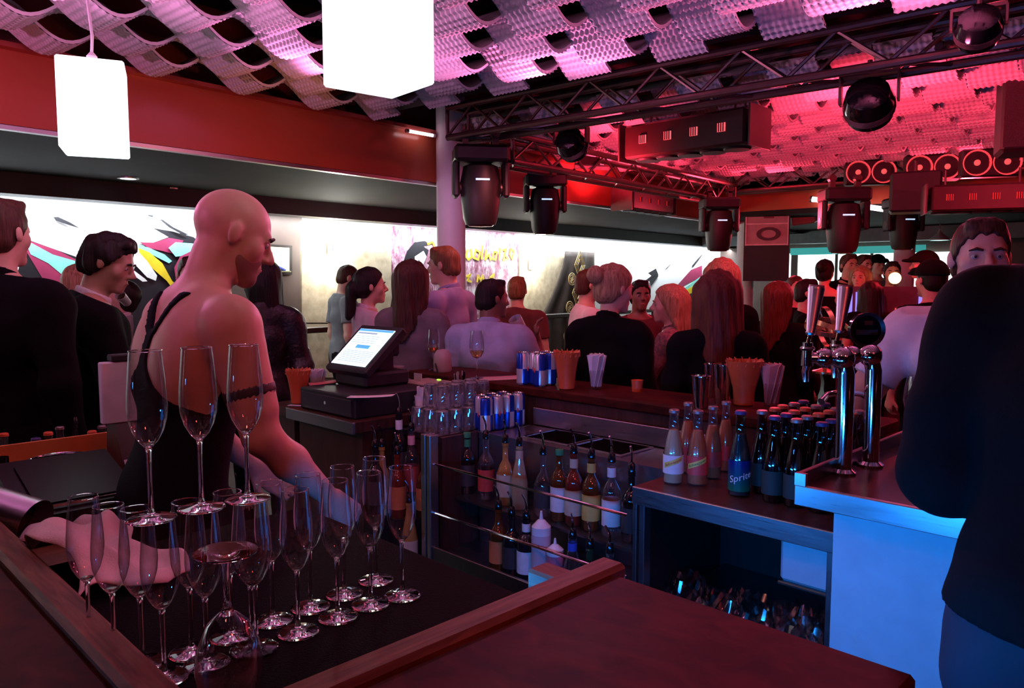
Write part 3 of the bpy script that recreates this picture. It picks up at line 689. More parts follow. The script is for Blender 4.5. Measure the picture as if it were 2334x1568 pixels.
# ------------------------------------------------------------------ box pendants over the bar
EM_PEND = emis('pendant_opal_glow', (0.86, 0.96, 1.0), PEND)
def box_pendant(label, q, w, h, yaw):
    root = thing('box_pendant_lamp', label, 'lamp', q, yaw, 'white box pendants over the bar')
    MB().box((0, 0, h / 2), (w, w, h), bev=0.006).build('opal_box', EM_PEND, root)
    MB().lathe([(0.018, h), (0.018, h + 0.03), (0.006, h + 0.045)], 14).build('cord_grip', mat('white_cord_plastic', (0.75, 0.7, 0.75), 0.5), root)
    top = 3.3 - q[2]
    MB().tube([(0, 0, h + 0.04), (0.004, 0, h + 0.10), (-0.006, 0.004, h + 0.22), (0, 0, h + 0.5), (0, 0, top)], 0.005, 8).build('cord', mat('white_cord_plastic', (0.75, 0.7, 0.75), 0.5), root)
pq = PY(863, 196, 2.06); box_pendant('large glowing white box pendant cut by the top edge', (pq.x, pq.y, pq.z + 0.0), 0.213, 0.335, math.radians(40))
pq = PY(219, 350, 2.85); box_pendant('smaller glowing white box pendant over the black-shirted man', (pq.x, pq.y, pq.z), 0.215, 0.315, math.radians(24))

# ================================================================== THE BAR
M_wood = wood('dark_red_bar_wood', (0.026, 0.003, 0.002), (0.090, 0.012, 0.006), 0.6, (5, 3, 9), 0.12)
M_railw = wood('worn_oak_rail', (0.09, 0.035, 0.02), (0.24, 0.11, 0.06), 0.6, (2, 20, 20), 0.25)
M_railw2 = wood('worn_oak_rail_cross', (0.09, 0.035, 0.02), (0.24, 0.11, 0.06), 0.6, (20, 2, 20), 0.25)
M_mat = mat('black_rubber_mat', (0.004, 0.0035, 0.0035), 0.8, bump=0.3, bscale=300, spec=0.05)
M_steel = steel('brushed_steel', (0.50, 0.50, 0.52), 0.30)
M_steeld = steel('worn_dark_steel', (0.22, 0.20, 0.20), 0.34)
M_chrome = steel('chrome', (0.85, 0.85, 0.87), 0.07, (1, 1, 1))
M_black = M_blk
M_panel = mat('pale_grey_laminate', (0.55, 0.58, 0.62), 0.5, var=0.06, scale=14)
M_brownpanel = wood('reddish_cabinet_veneer', (0.035, 0.012, 0.009), (0.085, 0.03, 0.02), 0.4, (14, 14, 2))
def bar_thing(name, label, cat, b1=0, b2=0, z=0, group=None): return thing(name, label, cat, B(b1, b2, z), A_BAR, group)

# --- near bar tops with oak rails and the rubber-matted ledge between them
t = bar_thing('bar_counter', 'dark red wooden bar top at the lower edge with an oak rail', 'counter')
MB().span(-0.25, 1.03, 0.30, 0.775, 1.05, 1.10, bev=0.006).build('worktop', M_wood, t)
MB().span(-0.25, 0.98, 0.34, 0.76, 0.02, 1.05).build('bar_front', M_brownpanel, t)
MB().span(0.352, 1.06, 0.775, 0.83, 1.03, 1.112, bev=0.008).build('oak_rail', M_railw, t)
t = bar_thing('bar_counter', 'reddish wooden bar top at the lower left corner with an oak rail', 'counter')
MB().span(-0.25, 0.295, 0.778, 2.6, 1.05, 1.10, bev=0.006).build('worktop', M_wood, t)
MB().span(-0.2, 0.28, 0.80, 2.55, 0.02, 1.05).build('bar_front', M_brownpanel, t)
MB().span(0.297, 0.350, 0.778, 2.6, 1.03, 1.112, bev=0.008).build('oak_rail', M_railw2, t)
t = bar_thing('glass_ledge', 'black bar ledge below the oak rails carrying the flutes', 'shelf')
MB().span(0.352, 0.92, 0.832, 1.62, 1.015, 1.058).build('ledge_board', M_black, t)
MB().span(0.36, 0.86, 0.85, 1.60, 0.02, 1.015).build('ledge_cabinet', M_brownpanel, t)
t = bar_thing('bar_mat', 'black rubber bar mat under the rows of flutes', 'mat')
MB().span(0.365, 0.905, 0.84, 1.60, 1.0585, 1.0695, bev=0.003).build('mat_sheet', M_mat, t)
t = bar_thing('wooden_block', 'orange-brown wooden block at the far end of the near oak rail', 'block', 1.10, 0.95, 0.95)
MB().box((0, 0, 0.04), (0.06, 0.16, 0.08), bev=0.006).build('block_body', M_railw2, t); MB().box((0, 0, -0.465), (0.05, 0.14, 0.93)).build('block_post', M_brownpanel, t)

# --- speed rack: stainless back counter with two tiers of bottles
t = bar_thing('speed_rack', 'stainless speed rack holding two tiers of liquor bottles', 'rack')
MB().span(2.20, 2.215, 1.43, 2.40, 0.46, 0.955).build('back_panel', M_steel, t)
MB().span(1.95, 2.2, 1.43, 2.40, 0.470, 0.482).build('lower_shelf', M_steeld, t)
MB().span(2.06, 2.2, 1.43, 2.40, 0.690, 0.700).build('upper_shelf', M_steeld, t)
MB().span(1.94, 1.955, 1.43, 2.40, 0.44, 0.515, bev=0.003).build('front_lip', M_steeld, t)
for zz in (0.655, 0.857):
    MB().cyl((1.948, 1.43, zz), (1.948, 2.40, zz), 0.0055, n=8).build('bottle_rail', M_chrome, t)
MB().span(1.93, 1.975, 2.40, 2.425, 0.0, 0.975, bev=0.003).build('post', M_steel, t); MB().span(1.93, 1.985, 2.432, 2.462, 0.0, 0.975, bev=0.003).build('post', M_steel, t)
MB().span(2.0, 2.2, 2.405, 2.425, 0.44, 0.955).build('side_panel', M_brownpanel, t)
t = bar_thing('back_counter', 'steel back counter with two sunken pans behind the speed rack', 'counter')
# worktop with pan openings built from strips
for (x0, x1, y0, y1) in ((2.217, 2.27, 1.43, 2.36), (2.46, 2.50, 1.43, 2.36), (2.27, 2.46, 1.43, 1.70), (2.27, 2.46, 1.93, 1.96), (2.27, 2.46, 2.19, 2.36)):
    MB().span(x0, x1, y0, y1, 0.92, 0.95).build('worktop_strip', M_steel, t)
for y0 in (1.70, 1.96):
    p = MB(); w = 0.004
    p.span(2.27, 2.46, y0, y0 + 0.23, 0.82, 0.824).span(2.27, 2.274, y0, y0 + 0.23, 0.824, 0.955).span(2.456, 2.46, y0, y0 + 0.23, 0.824, 0.955).span(2.274, 2.456, y0, y0 + w, 0.824, 0.955).span(2.274, 2.456, y0 + 0.226, y0 + 0.23, 0.824, 0.955)
    p.span(2.258, 2.472, y0 - 0.010, y0, 0.953, 0.957).span(2.258, 2.472, y0 + 0.23, y0 + 0.24, 0.953, 0.957).span(2.258, 2.27, y0, y0 + 0.23, 0.953, 0.957).span(2.46, 2.472, y0, y0 + 0.23, 0.953, 0.957)
    p.build('sunken_pan', M_chrome, t)
MB().span(2.217, 2.48, 1.43, 2.36, 0.02, 0.80).build('cabinet_body', M_black, t)
t = bar_thing('glass_counter', 'low steel counter carrying the stacked tumblers and silver cans', 'counter')
MB().span(2.03, 2.50, 2.47, 2.72, 0.92, 0.95, bev=0.003).build('worktop', M_steeld, t); MB().span(2.06, 2.50, 2.47, 2.70, 0.02, 0.92).build('cabinet_body', M_brownpanel, t)
MB().span(2.22, 2.50, 2.365, 2.468, 0.92, 0.95, bev=0.003).build('worktop_extension', M_steeld, t)
# --- right cabinet: open steel under-counter unit
t = bar_thing('steel_cabinet', 'open steel under-counter cabinet with dark interior carrying the soda bottles', 'cabinet')
MB().span(1.97, 2.50, 0.765, 1.42, 0.920, 0.950).build('worktop', wood('dark_worktop_board', (0.05, 0.022, 0.016), (0.11, 0.05, 0.035), 0.3, (3, 12, 12)), t)
MB().span(1.958, 1.970, 0.765, 1.42, 0.895, 0.951, bev=0.002).build('front_edge', M_steel, t)
MB().span(1.962, 2.00, 1.375, 1.395, 0.02, 0.90, bev=0.002).build('post', M_steel, t); MB().span(1.958, 1.985, 1.402, 1.416, 0.02, 0.90, bev=0.002).build('post', M_steel, t)
MB().span(1.962, 2.00, 0.767, 0.80, 0.02, 0.90, bev=0.002).build('post', M_steel, t)
MB().span(2.01, 2.49, 0.80, 1.375, 0.56, 0.575).build('inner_shelf', M_steeld, t)
MB().span(2.475, 2.49, 0.78, 1.41, 0.02, 0.92).build('back_panel', M_black, t); MB().span(2.01, 2.475, 1.398, 1.412, 0.02, 0.92).build('side_panel', M_black, t); MB().span(2.01, 2.475, 0.770, 0.782, 0.02, 0.92).build('side_panel', M_black, t)
t = bar_thing('white_box', 'pale plastic box hanging inside the dark steel cabinet', 'box', 2.12, 0.89, 0.0)
MB().box((0, 0, 0.815), (0.16, 0.15, 0.13), bev=0.01).build('box_body', M_panel, t); MB().box((0, 0, 0.745), (0.17, 0.16, 0.012), bev=0.004).build('lid', M_steeld, t); MB().box((0, 0, 0.90), (0.03, 0.12, 0.06)).build('hanger', M_steeld, t)
# crumpled cling film lying on the inner shelf
random.seed(3); vs_, fs_ = [], []; nu, nv = 60, 14
for i in range(nu + 1):
    for j in range(nv + 1):
        a, b = i / nu, j / nv
        y = 1.36 - 0.55 * a; x = 2.02 + 0.16 * b + 0.02 * math.sin(a * 31 + b * 5)
        zz = 0.60 + 0.055 * math.sin(b * PI) * (0.6 + 0.4 * math.sin(a * 17)) + 0.012 * math.sin(a * 53 + b * 23) + 0.010 * math.sin(a * 90 - b * 31) + random.uniform(-.003, .003)
        vs_.append((x, y, zz))
for i in range(nu):
    for j in range(nv): k = i * (nv + 1) + j; fs_.append((k, k + 1, k + nv + 2, k + nv + 1))
t = bar_thing('cling_film', 'crumpled clear plastic film lying in the steel cabinet', 'plastic film'); MB().add(vs_, fs_).build('film_sheet', glass_thin('cling_film_plastic', (0.93, 0.9, 0.9), 0.12, 0.8, 0.12), t, angle=20)
for k, (b1_, b2_) in enumerate(((2.1, 0.88), (2.16, 0.93), (2.09, 0.97))):
    t = bar_thing('tumbler', ['short clear tumbler nearest the cabinet post inside the steel cabinet', 'short clear tumbler at the back inside the steel cabinet', 'short clear tumbler farthest from the post inside the steel cabinet'][k], 'glass', b1_, b2_, 0.5755)
    MB().lathe([(0.0, 0.004), (0.028, 0.004), (0.034, 0.085), (0.0355, 0.085), (0.030, 0.0), (0.0, 0.0)], 20, cap0=False, cap1=False).build('glass_wall', glass_thin('clear_tumbler_glass', (0.95, 0.94, 0.95), 0.03, 0.7, 0.08), t)
# --- raised right counter with the beer taps and its pale front panel
t = bar_thing('tap_counter', 'raised dark counter with steel edge and pale blue-lit front panel', 'counter')
MB().span(1.80, 2.62, -0.35, 0.80, 1.075, 1.098).build('worktop', wood('dark_tap_worktop', (0.05, 0.014, 0.010), (0.12, 0.035, 0.022), 0.25, (3, 12, 12)), t)
MB().span(1.785, 1.80, -0.35, 0.812, 1.055, 1.105, bev=0.002).build('front_edge', M_steel, t); MB().span(1.80, 2.62, 0.80, 0.812, 1.055, 1.135, bev=0.002).build('end_edge', M_steeld, t)
MB().span(1.785, 1.80, 0.785, 0.812, 1.105, 1.135).build('corner_upstand', M_steel, t)
MB().span(1.855, 1.88, -0.35, 0.742, 0.02, 1.073).build('front_panel', M_panel, t); MB().span(1.88, 2.60, -0.33, 0.730, 0.02, 1.06).build('cabinet_body', M_black, t)
# --- POS counter and customers' bar top
t = bar_thing('pos_counter', 'dark counter with steel edge under the cash register', 'counter')
MB().span(1.80, 2.50, 2.74, 3.30, 0.955, 1.0).build('worktop', M_brownpanel, t); MB().span(1.785, 1.80, 2.735, 3.30, 0.952, 1.002, bev=0.002).build('front_edge', M_steel, t); MB().span(1.85, 2.50, 2.76, 3.29, 0.02, 0.955).build('cabinet_body', M_brownpanel, t)
t = bar_thing('customer_bar', 'dark wooden customer bar top running behind the back counter', 'counter')
MB().span(2.505, 2.84, 0.92, 3.30, 1.075, 1.12, bev=0.008).build('worktop', M_wood, t); MB().span(2.52, 2.56, 0.94, 3.28, 0.02, 1.075).build('inner_panel', M_brownpanel, t); MB().span(2.70, 2.74, 0.94, 3.28, 0.02, 1.075).build('outer_panel', M_brownpanel, t)
MB().span(2.56, 2.70, 0.94, 0.96, 0.02, 1.075).build('end_panel', M_brownpanel, t)
t = bar_thing('splash_strip', 'blue glinting steel strip behind the sunken pans', 'trim', 0, 0, 0); MB().span(2.494, 2.503, 1.43, 2.36, 0.955, 1.03, bev=0.002).build('strip', M_steel, t)
# --- left low work counter
t = bar_thing('work_counter', 'low wooden work counter under the steel bowl and black register box', 'counter')
MB().span(0.36, 0.72, 1.64, 2.86, 0.90, 0.95).span(0.72, 1.02, 2.42, 2.86, 0.90, 0.95).build('worktop', wood('orange_worktop', (0.14, 0.06, 0.03), (0.30, 0.14, 0.075), 0.4, (2, 12, 12)), t); MB().span(0.40, 0.70, 1.66, 2.84, 0.02, 0.90).build('cabinet_body', M_brownpanel, t)
t = bar_thing('bottle_well', 'low black shelf behind the orange card holding capped bottles', 'shelf'); MB().span(0.30, 1.10, 2.885, 3.25, 0.80, 0.83).build('well_board', M_black, t); MB().span(0.34, 1.06, 2.9, 3.23, 0.02, 0.80).build('well_cabinet', M_black, t)

# ================================================================== BOTTLES AND GLASSES
G_CLEAR = glass_thin('clear_bottle_glass', (0.92, 0.92, 0.94), 0.03, 0.8, 0.08, 0.025)
G_FLUTE = glass_thin('flute_bowl_glass', (0.985, 0.975, 0.985), 0.015, 0.95, 0.05, 0.006)
G_STEM = glass_solid('flute_stem_glass', (0.97, 0.95, 0.97))
def opaque_glass(name, c): return mat(name, c, 0.06, var=0.1, spec=0.8)
G_BROWN = opaque_glass('amber_glass', (0.10, 0.030, 0.008)); G_DARK = opaque_glass('dark_glass', (0.012, 0.010, 0.012)); G_GREEN = opaque_glass('green_glass', (0.012, 0.04, 0.02))
G_RED = opaque_glass('red_liqueur_glass', (0.16, 0.02, 0.012)); G_GOLD = opaque_glass('honey_liqueur_glass', (0.42, 0.22, 0.06)); G_CREAM = opaque_glass('cream_liqueur_glass', (0.40, 0.30, 0.16))
M_POUR = M_chrome
def lab_mat(name, c): return mat(name, c, 0.7, var=0.08, scale=30)
LAB = dict(white=lab_mat('label_white', (0.72, 0.72, 0.70)), yellow=lab_mat('label_yellow', (0.62, 0.45, 0.10)), beige=lab_mat('label_beige', (0.55, 0.47, 0.32)), red=lab_mat('label_red', (0.5, 0.05, 0.04)),
           orange=lab_mat('label_orange', (0.65, 0.18, 0.05)), dark=lab_mat('label_dark', (0.04, 0.03, 0.03)), blue=lab_mat('label_blue', (0.03, 0.08, 0.5)), green=lab_mat('label_green', (0.03, 0.25, 0.1)), pink=lab_mat('label_pink', (0.75, 0.35, 0.38)))
def bottle(label, q, h=0.29, r=0.037, glass=None, label_c='white', neck=None, top='pourer', shape='round', yaw=None, group=None, liquid=None, cap_c='dark'):
    """h: height of the glass without pourer"""
    glass = glass or G_CLEAR
    t = thing('liquor_bottle' if top == 'pourer' else 'bottle', label, 'bottle', q, yaw if yaw is not None else random.uniform(0, 6), group)
    if shape == 'round': prof = [(r * 0.9, 0), (r, 0.008), (r, h * 0.58), (r * 0.93, h * 0.64), (r * 0.62, h * 0.71), (r * 0.40, h * 0.77), (r * 0.36, h * 0.94), (r * 0.42, h * 0.95), (r * 0.42, h)]
    elif shape == 'squat': prof = [(r * 0.85, 0), (r * 1.0, 0.01), (r * 1.08, h * 0.35), (r * 1.0, h * 0.52), (r * 0.7, h * 0.64), (r * 0.36, h * 0.72), (r * 0.33, h * 0.94), (r * 0.4, h * 0.95), (r * 0.4, h)]
    elif shape == 'slope': prof = [(r * 0.9, 0), (r, 0.008), (r, h * 0.42), (r * 0.75, h * 0.60), (r * 0.45, h * 0.80), (r * 0.36, h * 0.94), (r * 0.42, h * 0.95), (r * 0.42, h)]
    else: prof = [(r * 0.92, 0), (r, 0.006), (r, h * 0.66), (r * 0.9, h * 0.70), (r * 0.45, h * 0.76), (r * 0.40, h * 0.94), (r * 0.46, h * 0.95), (r * 0.46, h)]
    MB().lathe(prof, 20).build('bottle_body', glass, t)
    if liquid is not None:
        lp = [(rr * 0.93, max(0.004, z)) for rr, z in prof if z < h * 0.6]; MB().lathe(lp, 16).build('liquid', liquid, t)
    if label_c:
        l0, l1 = h * 0.14, h * 0.50
        rr = r * (1.085 if shape == 'squat' else 1.02)
        if shape == 'slope': l1 = h * 0.40
        MB().lathe([(rr, l0), (rr, l1)], 20, cap0=False, cap1=False).build('paper_label', LAB[label_c], t)
    if neck: MB().lathe([(r * 0.46, h * 0.80), (r * 0.46, h * 0.93)], 16, cap0=False, cap1=False).build('neck_band', LAB[neck], t)
    if top == 'pourer':
        pr = MB().lathe([(r * 0.36, h), (r * 0.44, h + 0.004), (r * 0.36, h + 0.03), (r * 0.22, h + 0.036)], 14).build('pourer_stopper', M_blkgloss, t)
        MB().tube([(0, 0, h + 0.03), (0, 0, h + 0.055), (0.006, 0, h + 0.075), (0.018, 0, h + 0.095)], [0.0045, 0.0042, 0.0040, 0.0036], 8).build('pourer_spout', M_POUR, pr)
    elif top == 'cap': MB().lathe([(r * 0.48, h * 0.955), (r * 0.50, h + 0.004), (r * 0.44, h + 0.009), (0, h + 0.009)], 16, cap0=False).build('cap', LAB[cap_c] if cap_c in LAB else cap_c, t)
    return t
random.seed(11)
# upper tier of the speed rack: u, tip v, glass, label, neck, shape, text
def rackpos(u, b1_, z_):
    r_ = ray(u, 1100); k = b1_ / ((r_.x + r_.y) * math.sin(PI / 4)); return Vector((r_.x * k, r_.y * k, z_))
UP = [(1065, G_DARK, 'dark', 'green', 'round', 'cap', 'dark bottle with a green cap at the left end of the upper rack tier', None, 0.25),
      (1108, G_CLEAR, 'red', None, 'round', 'pourer', 'clear bottle with a red label beside the green-capped one', G_DARK, 0.25),
      (1152, G_GOLD, 'beige', None, 'squat', 'pourer', 'honey coloured squat bottle in the upper rack tier', None, 0.25),
      (1184, G_CREAM, None, 'beige', 'slope', 'pourer', 'cream coloured slim bottle beside the honey one in the rack', None, 0.25),
      (1238, G_CLEAR, 'dark', None, 'squat', 'pourer', 'clear round-shouldered bottle with black stopper in the rack', None, 0.235),
      (1275, G_BROWN, 'white', None, 'round', 'cap', 'amber bottle with white label and no pourer in the upper tier', None, 0.26),
      (1308, G_RED, 'beige', 'beige', 'round', 'pourer', 'red-brown bottle with a beige neck band in the upper tier', None, 0.265),
      (1348, G_BROWN, 'yellow', 'yellow', 'round', 'pourer', 'brown bottle with yellow label and yellow neck band in the rack', None, 0.262),
      (1394, G_CLEAR, 'white', 'white', 'round', 'pourer', 'clear bottle with white label and white neck band in the rack', None, 0.262),
      (1440, G_DARK, 'dark', None, 'round', 'pourer', 'dark bottle half hidden behind the cabinet post', None, 0.24)]
for (u, g, lc, nk, shp, tp, lab, liq, hh) in UP:
    bottle(lab, rackpos(u, 2.135, 0.7005), hh, 0.034, g, lc, nk, tp, shp, yaw=A_BAR + PI + random.uniform(-.5, .5), liquid=liq, cap_c='green', group='bottles of the upper rack tier')
LO = [(1136, G_BROWN, 'orange', None, 'round', 'pourer', 'amber bottle with orange label at the left of the lower tier', 0.24),
      (1166, G_DARK, 'dark', None, 'round', 'pourer', 'dark bottle second in the lower rack tier', 0.23),
      (1200, G_DARK, 'white', 'white', 'square', 'pourer', 'dark bottle with a large white label in the lower tier', 0.235),
      (1306, G_CLEAR, None, 'blue', 'slope', 'pourer', 'clear bottle with a blue neck band in the lower tier', 0.215),
      (1346, G_GREEN, None, None, 'squat', 'pourer', 'round dark green bottle in the lower rack tier', 0.20),
      (1392, G_CLEAR, 'white', None, 'squat', 'pourer', 'clear domed bottle at the right end of the lower tier', 0.205)]
for (u, g, lc, nk, shp, tp, lab, hh) in LO:
    bottle(lab, rackpos(u, 2.015, 0.4825), hh, 0.036, g, lc, nk, tp, shp, yaw=A_BAR + PI + random.uniform(-.5, .5), group='bottles of the lower rack tier')
# two bottles standing behind the cabinet corner and the cluster left of the rack posts
LEFTG = [(884, 2.30, 0.62, G_DARK, 'dark', None, 'round', 'tall dark bottle at the far left of the side cluster', 0.28), (908, 2.34, 0.62, G_GOLD, 'yellow', None, 'squat', 'amber squat bottle in the side cluster left of the rack', 0.27),
         (928, 2.12, 0.70, G_DARK, 'dark', 'white', 'round', 'tallest dark bottle with white ring in the side cluster', 0.32), (938, 2.0, 0.60, G_RED, 'orange', None, 'round', 'bottle with an orange-red label in the side cluster', 0.27),
         (968, 2.12, 0.66, G_CLEAR, 'red', 'pink', 'round', 'clear bottle with pink and red labels in the side cluster', 0.30), (984, 1.99, 0.60, G_BROWN, 'orange', None, 'round', 'amber bottle with orange band beside the rack post', 0.26), (956, 1.97, 0.42, G_GOLD, 'beige', None, 'slope', 'gold bottle low in the side cluster by the rack post', 0.26)]
t = bar_thing('bottle_step', 'dark stepped shelf under the side cluster of bottles', 'shelf')
for k, (u, b1_, z_, g, lc, nk, shp, lab, hh) in enumerate(LEFTG):
    q = rackpos(u, b1_, z_); bq = to_bar(q)
    if bq[1] < 2.51: q = B(b1_, 2.51 + 0.001 * k, z_)
    if 2.03 < b1_ and 2.43 < to_bar(q)[1] < 2.745: q = B(1.99 - 0.0 * k, max(2.51, min(2.70, to_bar(q)[1])), z_)
    LEFTG[k] = (q, z_, g, lc, nk, shp, lab, hh)
random.seed(5)
pos = [(1.845, 2.66), (1.90, 2.69), (1.985, 2.68), (1.915, 2.60), (1.99, 2.60), (1.99, 2.515), (1.91, 2.515)]
step = MB()
for (q, z_, g, lc, nk, shp, lab, hh), (x_, y_) in zip(LEFTG, pos):
    bottle(lab, B(x_, y_, z_ + 0.001), hh, 0.034, g, lc, nk, 'pourer', shp, yaw=A_BAR + PI + random.uniform(-.5, .5), group='side cluster of bottles left of the rack')
    MB().span(x_ - 0.036, x_ + 0.036, y_ - 0.04, y_ + 0.04, 0.0, z_).build('step_block', M_black, t)
# squeeze bottles
def squeeze(label, u, h, r, c):
    t = thing('squeeze_bottle', label, 'squeeze bottle', rackpos(u, 2.005, 0.4825), 0)
    m_ = mat(c[0], c[1], 0.35, var=0.05)
    MB().lathe([(r * 0.95, 0), (r, 0.006), (r, h * 0.68), (r * 0.92, h * 0.73)], 22).build('plastic_body', m_, t)
    MB().lathe([(r * 0.98, h * 0.70), (r * 0.98, h * 0.80), (r * 0.75, h * 0.83), (r * 0.40, h * 0.88), (r * 0.28, h * 0.89)], 22).build('screw_lid', mat('white_squeeze_plastic', (0.75, 0.72, 0.74), 0.4), t)
    MB().lathe([(r * 0.22, h * 0.88), (r * 0.10, h), (0.0, h)], 12).build('nozzle', mat('white_squeeze_plastic', (0.75, 0.72, 0.74), 0.4), t)
squeeze('large pale squeeze bottle with white lid in the lower tier', 1234, 0.285, 0.036, ('pale_squeeze_plastic', (0.55, 0.42, 0.46)))
squeeze('small pink squeeze bottle beside the large one', 1266, 0.20, 0.031, ('pink_squeeze_plastic', (0.62, 0.14, 0.20)))

# --- lettering
def flat_text(s, size, extrude=0.0004):
    cu = bpy.data.curves.new('lettering', 'FONT'); cu.body = s; cu.size = size; cu.extrude = extrude; cu.align_x = 'CENTER'; cu.align_y = 'CENTER'; cu.resolution_u = 3
    o = bpy.data.objects.new('lettering', cu); col.objects.link(o); dg = bpy.context.evaluated_depsgraph_get()
    me = bpy.data.meshes.new_from_object(o.evaluated_get(dg)); bpy.data.objects.remove(o); return me
def wrap_text(s, size, r, z, a0, parent, material, slant=0.0):
    me = flat_text(s, size)
    for v in me.vertices:
        x, y, w = v.co; a = a0 + (x + 0.0) / r; v.co = ((r + 0.0005 + w) * math.cos(a), (r + 0.0005 + w) * math.sin(a), z + y + slant * x)
    me.materials.clear(); me.materials.append(material); return link_mesh('lettering', me, None, parent)
# --- soda bottles on the steel cabinet
M_cap = mat('steel_crown_cap', (0.30, 0.24, 0.24), 0.35, 0.7); M_capo = mat('orange_crown_cap', (0.62, 0.12, 0.04), 0.4); M_capb = mat('dark_blue_crown_cap', (0.05, 0.04, 0.16), 0.35)
def crown(mb_r, h):
    return MB().lathe([(mb_r * 1.18, h - 0.006), (mb_r * 1.12, h + 0.002), (mb_r * 0.9, h + 0.005), (0, h + 0.005)], 14, cap0=False)
def soda(label, q, yaw, glass, liquid, cap, h=0.205, r=0.029, group=None, wraps=None):
    t = thing('soda_bottle', label, 'bottle', q, yaw, group)
    prof = [(r * 0.88, 0), (r, 0.006), (r * 1.0, h * 0.42), (r * 0.86, h * 0.55), (r * 0.52, h * 0.74), (r * 0.42, h * 0.93), (r * 0.46, h * 0.94), (r * 0.46, h)]
    MB().lathe(prof, 18).build('bottle_body', glass, t)
    if liquid: MB().lathe([(rr * 0.92, max(z, 0.004)) for rr, z in prof if z < h * 0.75], 16).build('liquid', liquid, t)
    if wraps:
        for (nm, mt, z0, z1, a0, a1) in wraps:
            n = 14; vs_ = [((r * 1.02) * math.cos(a0 + (a1 - a0) * i / n), (r * 1.02) * math.sin(a0 + (a1 - a0) * i / n), z) for z in (z0, z1) for i in range(n + 1)]
            MB().add(vs_, [(i, i + 1, n + 2 + i, n + 1 + i) for i in range(n)]).build(nm, mt, t)
    crown(r * 0.46, h).build('crown_cap', cap, t); return t
def yaw_to_cam(q): return math.atan2(-q.y, -q.x)
LQ_Y = mat('lemon_liquid', (0.62, 0.50, 0.26), 0.2); LQ_O = mat('orange_liquid', (0.62, 0.17, 0.05), 0.2); LQ_D = mat('dark_cola_liquid', (0.03, 0.012, 0.010), 0.15)
S_OR = mat('lemon_label_print', (0.70, 0.42, 0.14), 0.5); S_RD = mat('red_label_print', (0.62, 0.06, 0.05), 0.5); S_YB = mat('yellow_band_print', (0.70, 0.58, 0.10), 0.5); S_WH = LAB['white']
for k, (lab, u, v, lq, bg) in enumerate((('pale lemon soda bottle with a printed band at the front corner', 1534, 1100, LQ_Y, S_OR), ('orange soda bottle with a yellow slanted band beside the lemon one', 1588, 1103, LQ_O, S_RD))):
    q = PZ(u, v, 0.9505); b = soda(lab, q, yaw_to_cam(q), G_CLEAR, lq, M_cap, 0.235, 0.0325, 'fruit soda bottles at the cabinet corner')
    rr = 0.0325
    for (nm, mt, z0, z1) in (('printed_label', S_WH if k == 0 else bg, 0.035, 0.095),):
        MB().lathe([(rr * 1.02, z0), (rr * 1.02, z1)], 20, cap0=False, cap1=False).build(nm, mt, b)
    bd = MB(); n = 14
    vs_ = [((rr * 1.035) * math.cos(-0.95 + 1.9 * i / n), (rr * 1.035) * math.sin(-0.95 + 1.9 * i / n), 0.052 + dz + 0.026 * i / n) for dz in (0, 0.017) for i in range(n + 1)]
    bd.add(vs_, [(i, i + 1, n + 2 + i, n + 1 + i) for i in range(n)]).build('slanted_band', S_YB, b)
    wrap_text('Schweppes', 0.0125, rr * 1.04, 0.0735, 0.0, b, S_RD if k == 0 else LAB['green'], 0.42)
for (lab, u, v, lq) in (('orange soda bottle just behind the slant-banded one', 1622, 1088, LQ_O), ('orange soda bottle at the back of the fruit sodas', 1566, 1075, LQ_O), ('lemon soda bottle with a red tag behind the orange one', 1652, 1072, LQ_O)):
    q = PZ(u, v, 0.9505); b = soda(lab, q, 0, G_CLEAR, lq, M_cap, 0.235, 0.031, 'fruit soda bottles at the cabinet corner')
    MB().lathe([(0.031 * 1.02, 0.04), (0.031 * 1.02, 0.09)], 18, cap0=False, cap1=False).build('printed_label', S_RD, b)
# front lemon-lime bottle with lettering
q = PZ(1684, 1128, 0.9505); G_SPR = glass_thin('green_tint_bottle_glass', (0.55, 0.72, 0.70), 0.03, 0.6, 0.08)
b = soda('lemon-lime soda bottle with blue and green label in the front of the dark bottles', q, yaw_to_cam(q) + 0.3, G_SPR, mat('lemon_lime_dark', (0.03, 0.05, 0.06), 0.15), M_capb, 0.255, 0.033, None)
M_sl, N_, L_, P_ = nodes_of('blue_green_label_print'); tc = N_.new('ShaderNodeTexCoord'); sx_ = N_.new('ShaderNodeSeparateXYZ'); mr_ = N_.new('ShaderNodeMapRange'); mr_.inputs['From Min'].default_value = 0.02; mr_.inputs['From Max'].default_value = 0.10
rp = N_.new('ShaderNodeValToRGB'); rp.color_ramp.elements[0].color = (0.0, 0.12, 0.05, 1); rp.color_ramp.elements[1].color = (0.004, 0.01, 0.14, 1); L_.new(tc.outputs['Object'], sx_.inputs[0]); L_.new(sx_.outputs['Z'], mr_.inputs['Value']); L_.new(mr_.outputs[0], rp.inputs[0]); L_.new(rp.outputs[0], P_.inputs['Base Color']); P_.inputs['Roughness'].default_value = 0.3
MB().lathe([(0.0337, 0.018), (0.0337, 0.112)], 24, cap0=False, cap1=False).build('printed_label', M_sl, b)
wrap_text('Sprite', 0.030, 0.0338, 0.062, -0.15, b, LAB['white'], 0.3)
MB().add([(0.0342 * math.cos(a), 0.0342 * math.sin(a), z) for z in (0.026, 0.052) for a in (1.0, 1.2, 1.4)], [(0, 1, 4, 3), (1, 2, 5, 4)]).build('barcode_patch', LAB['white'], b)
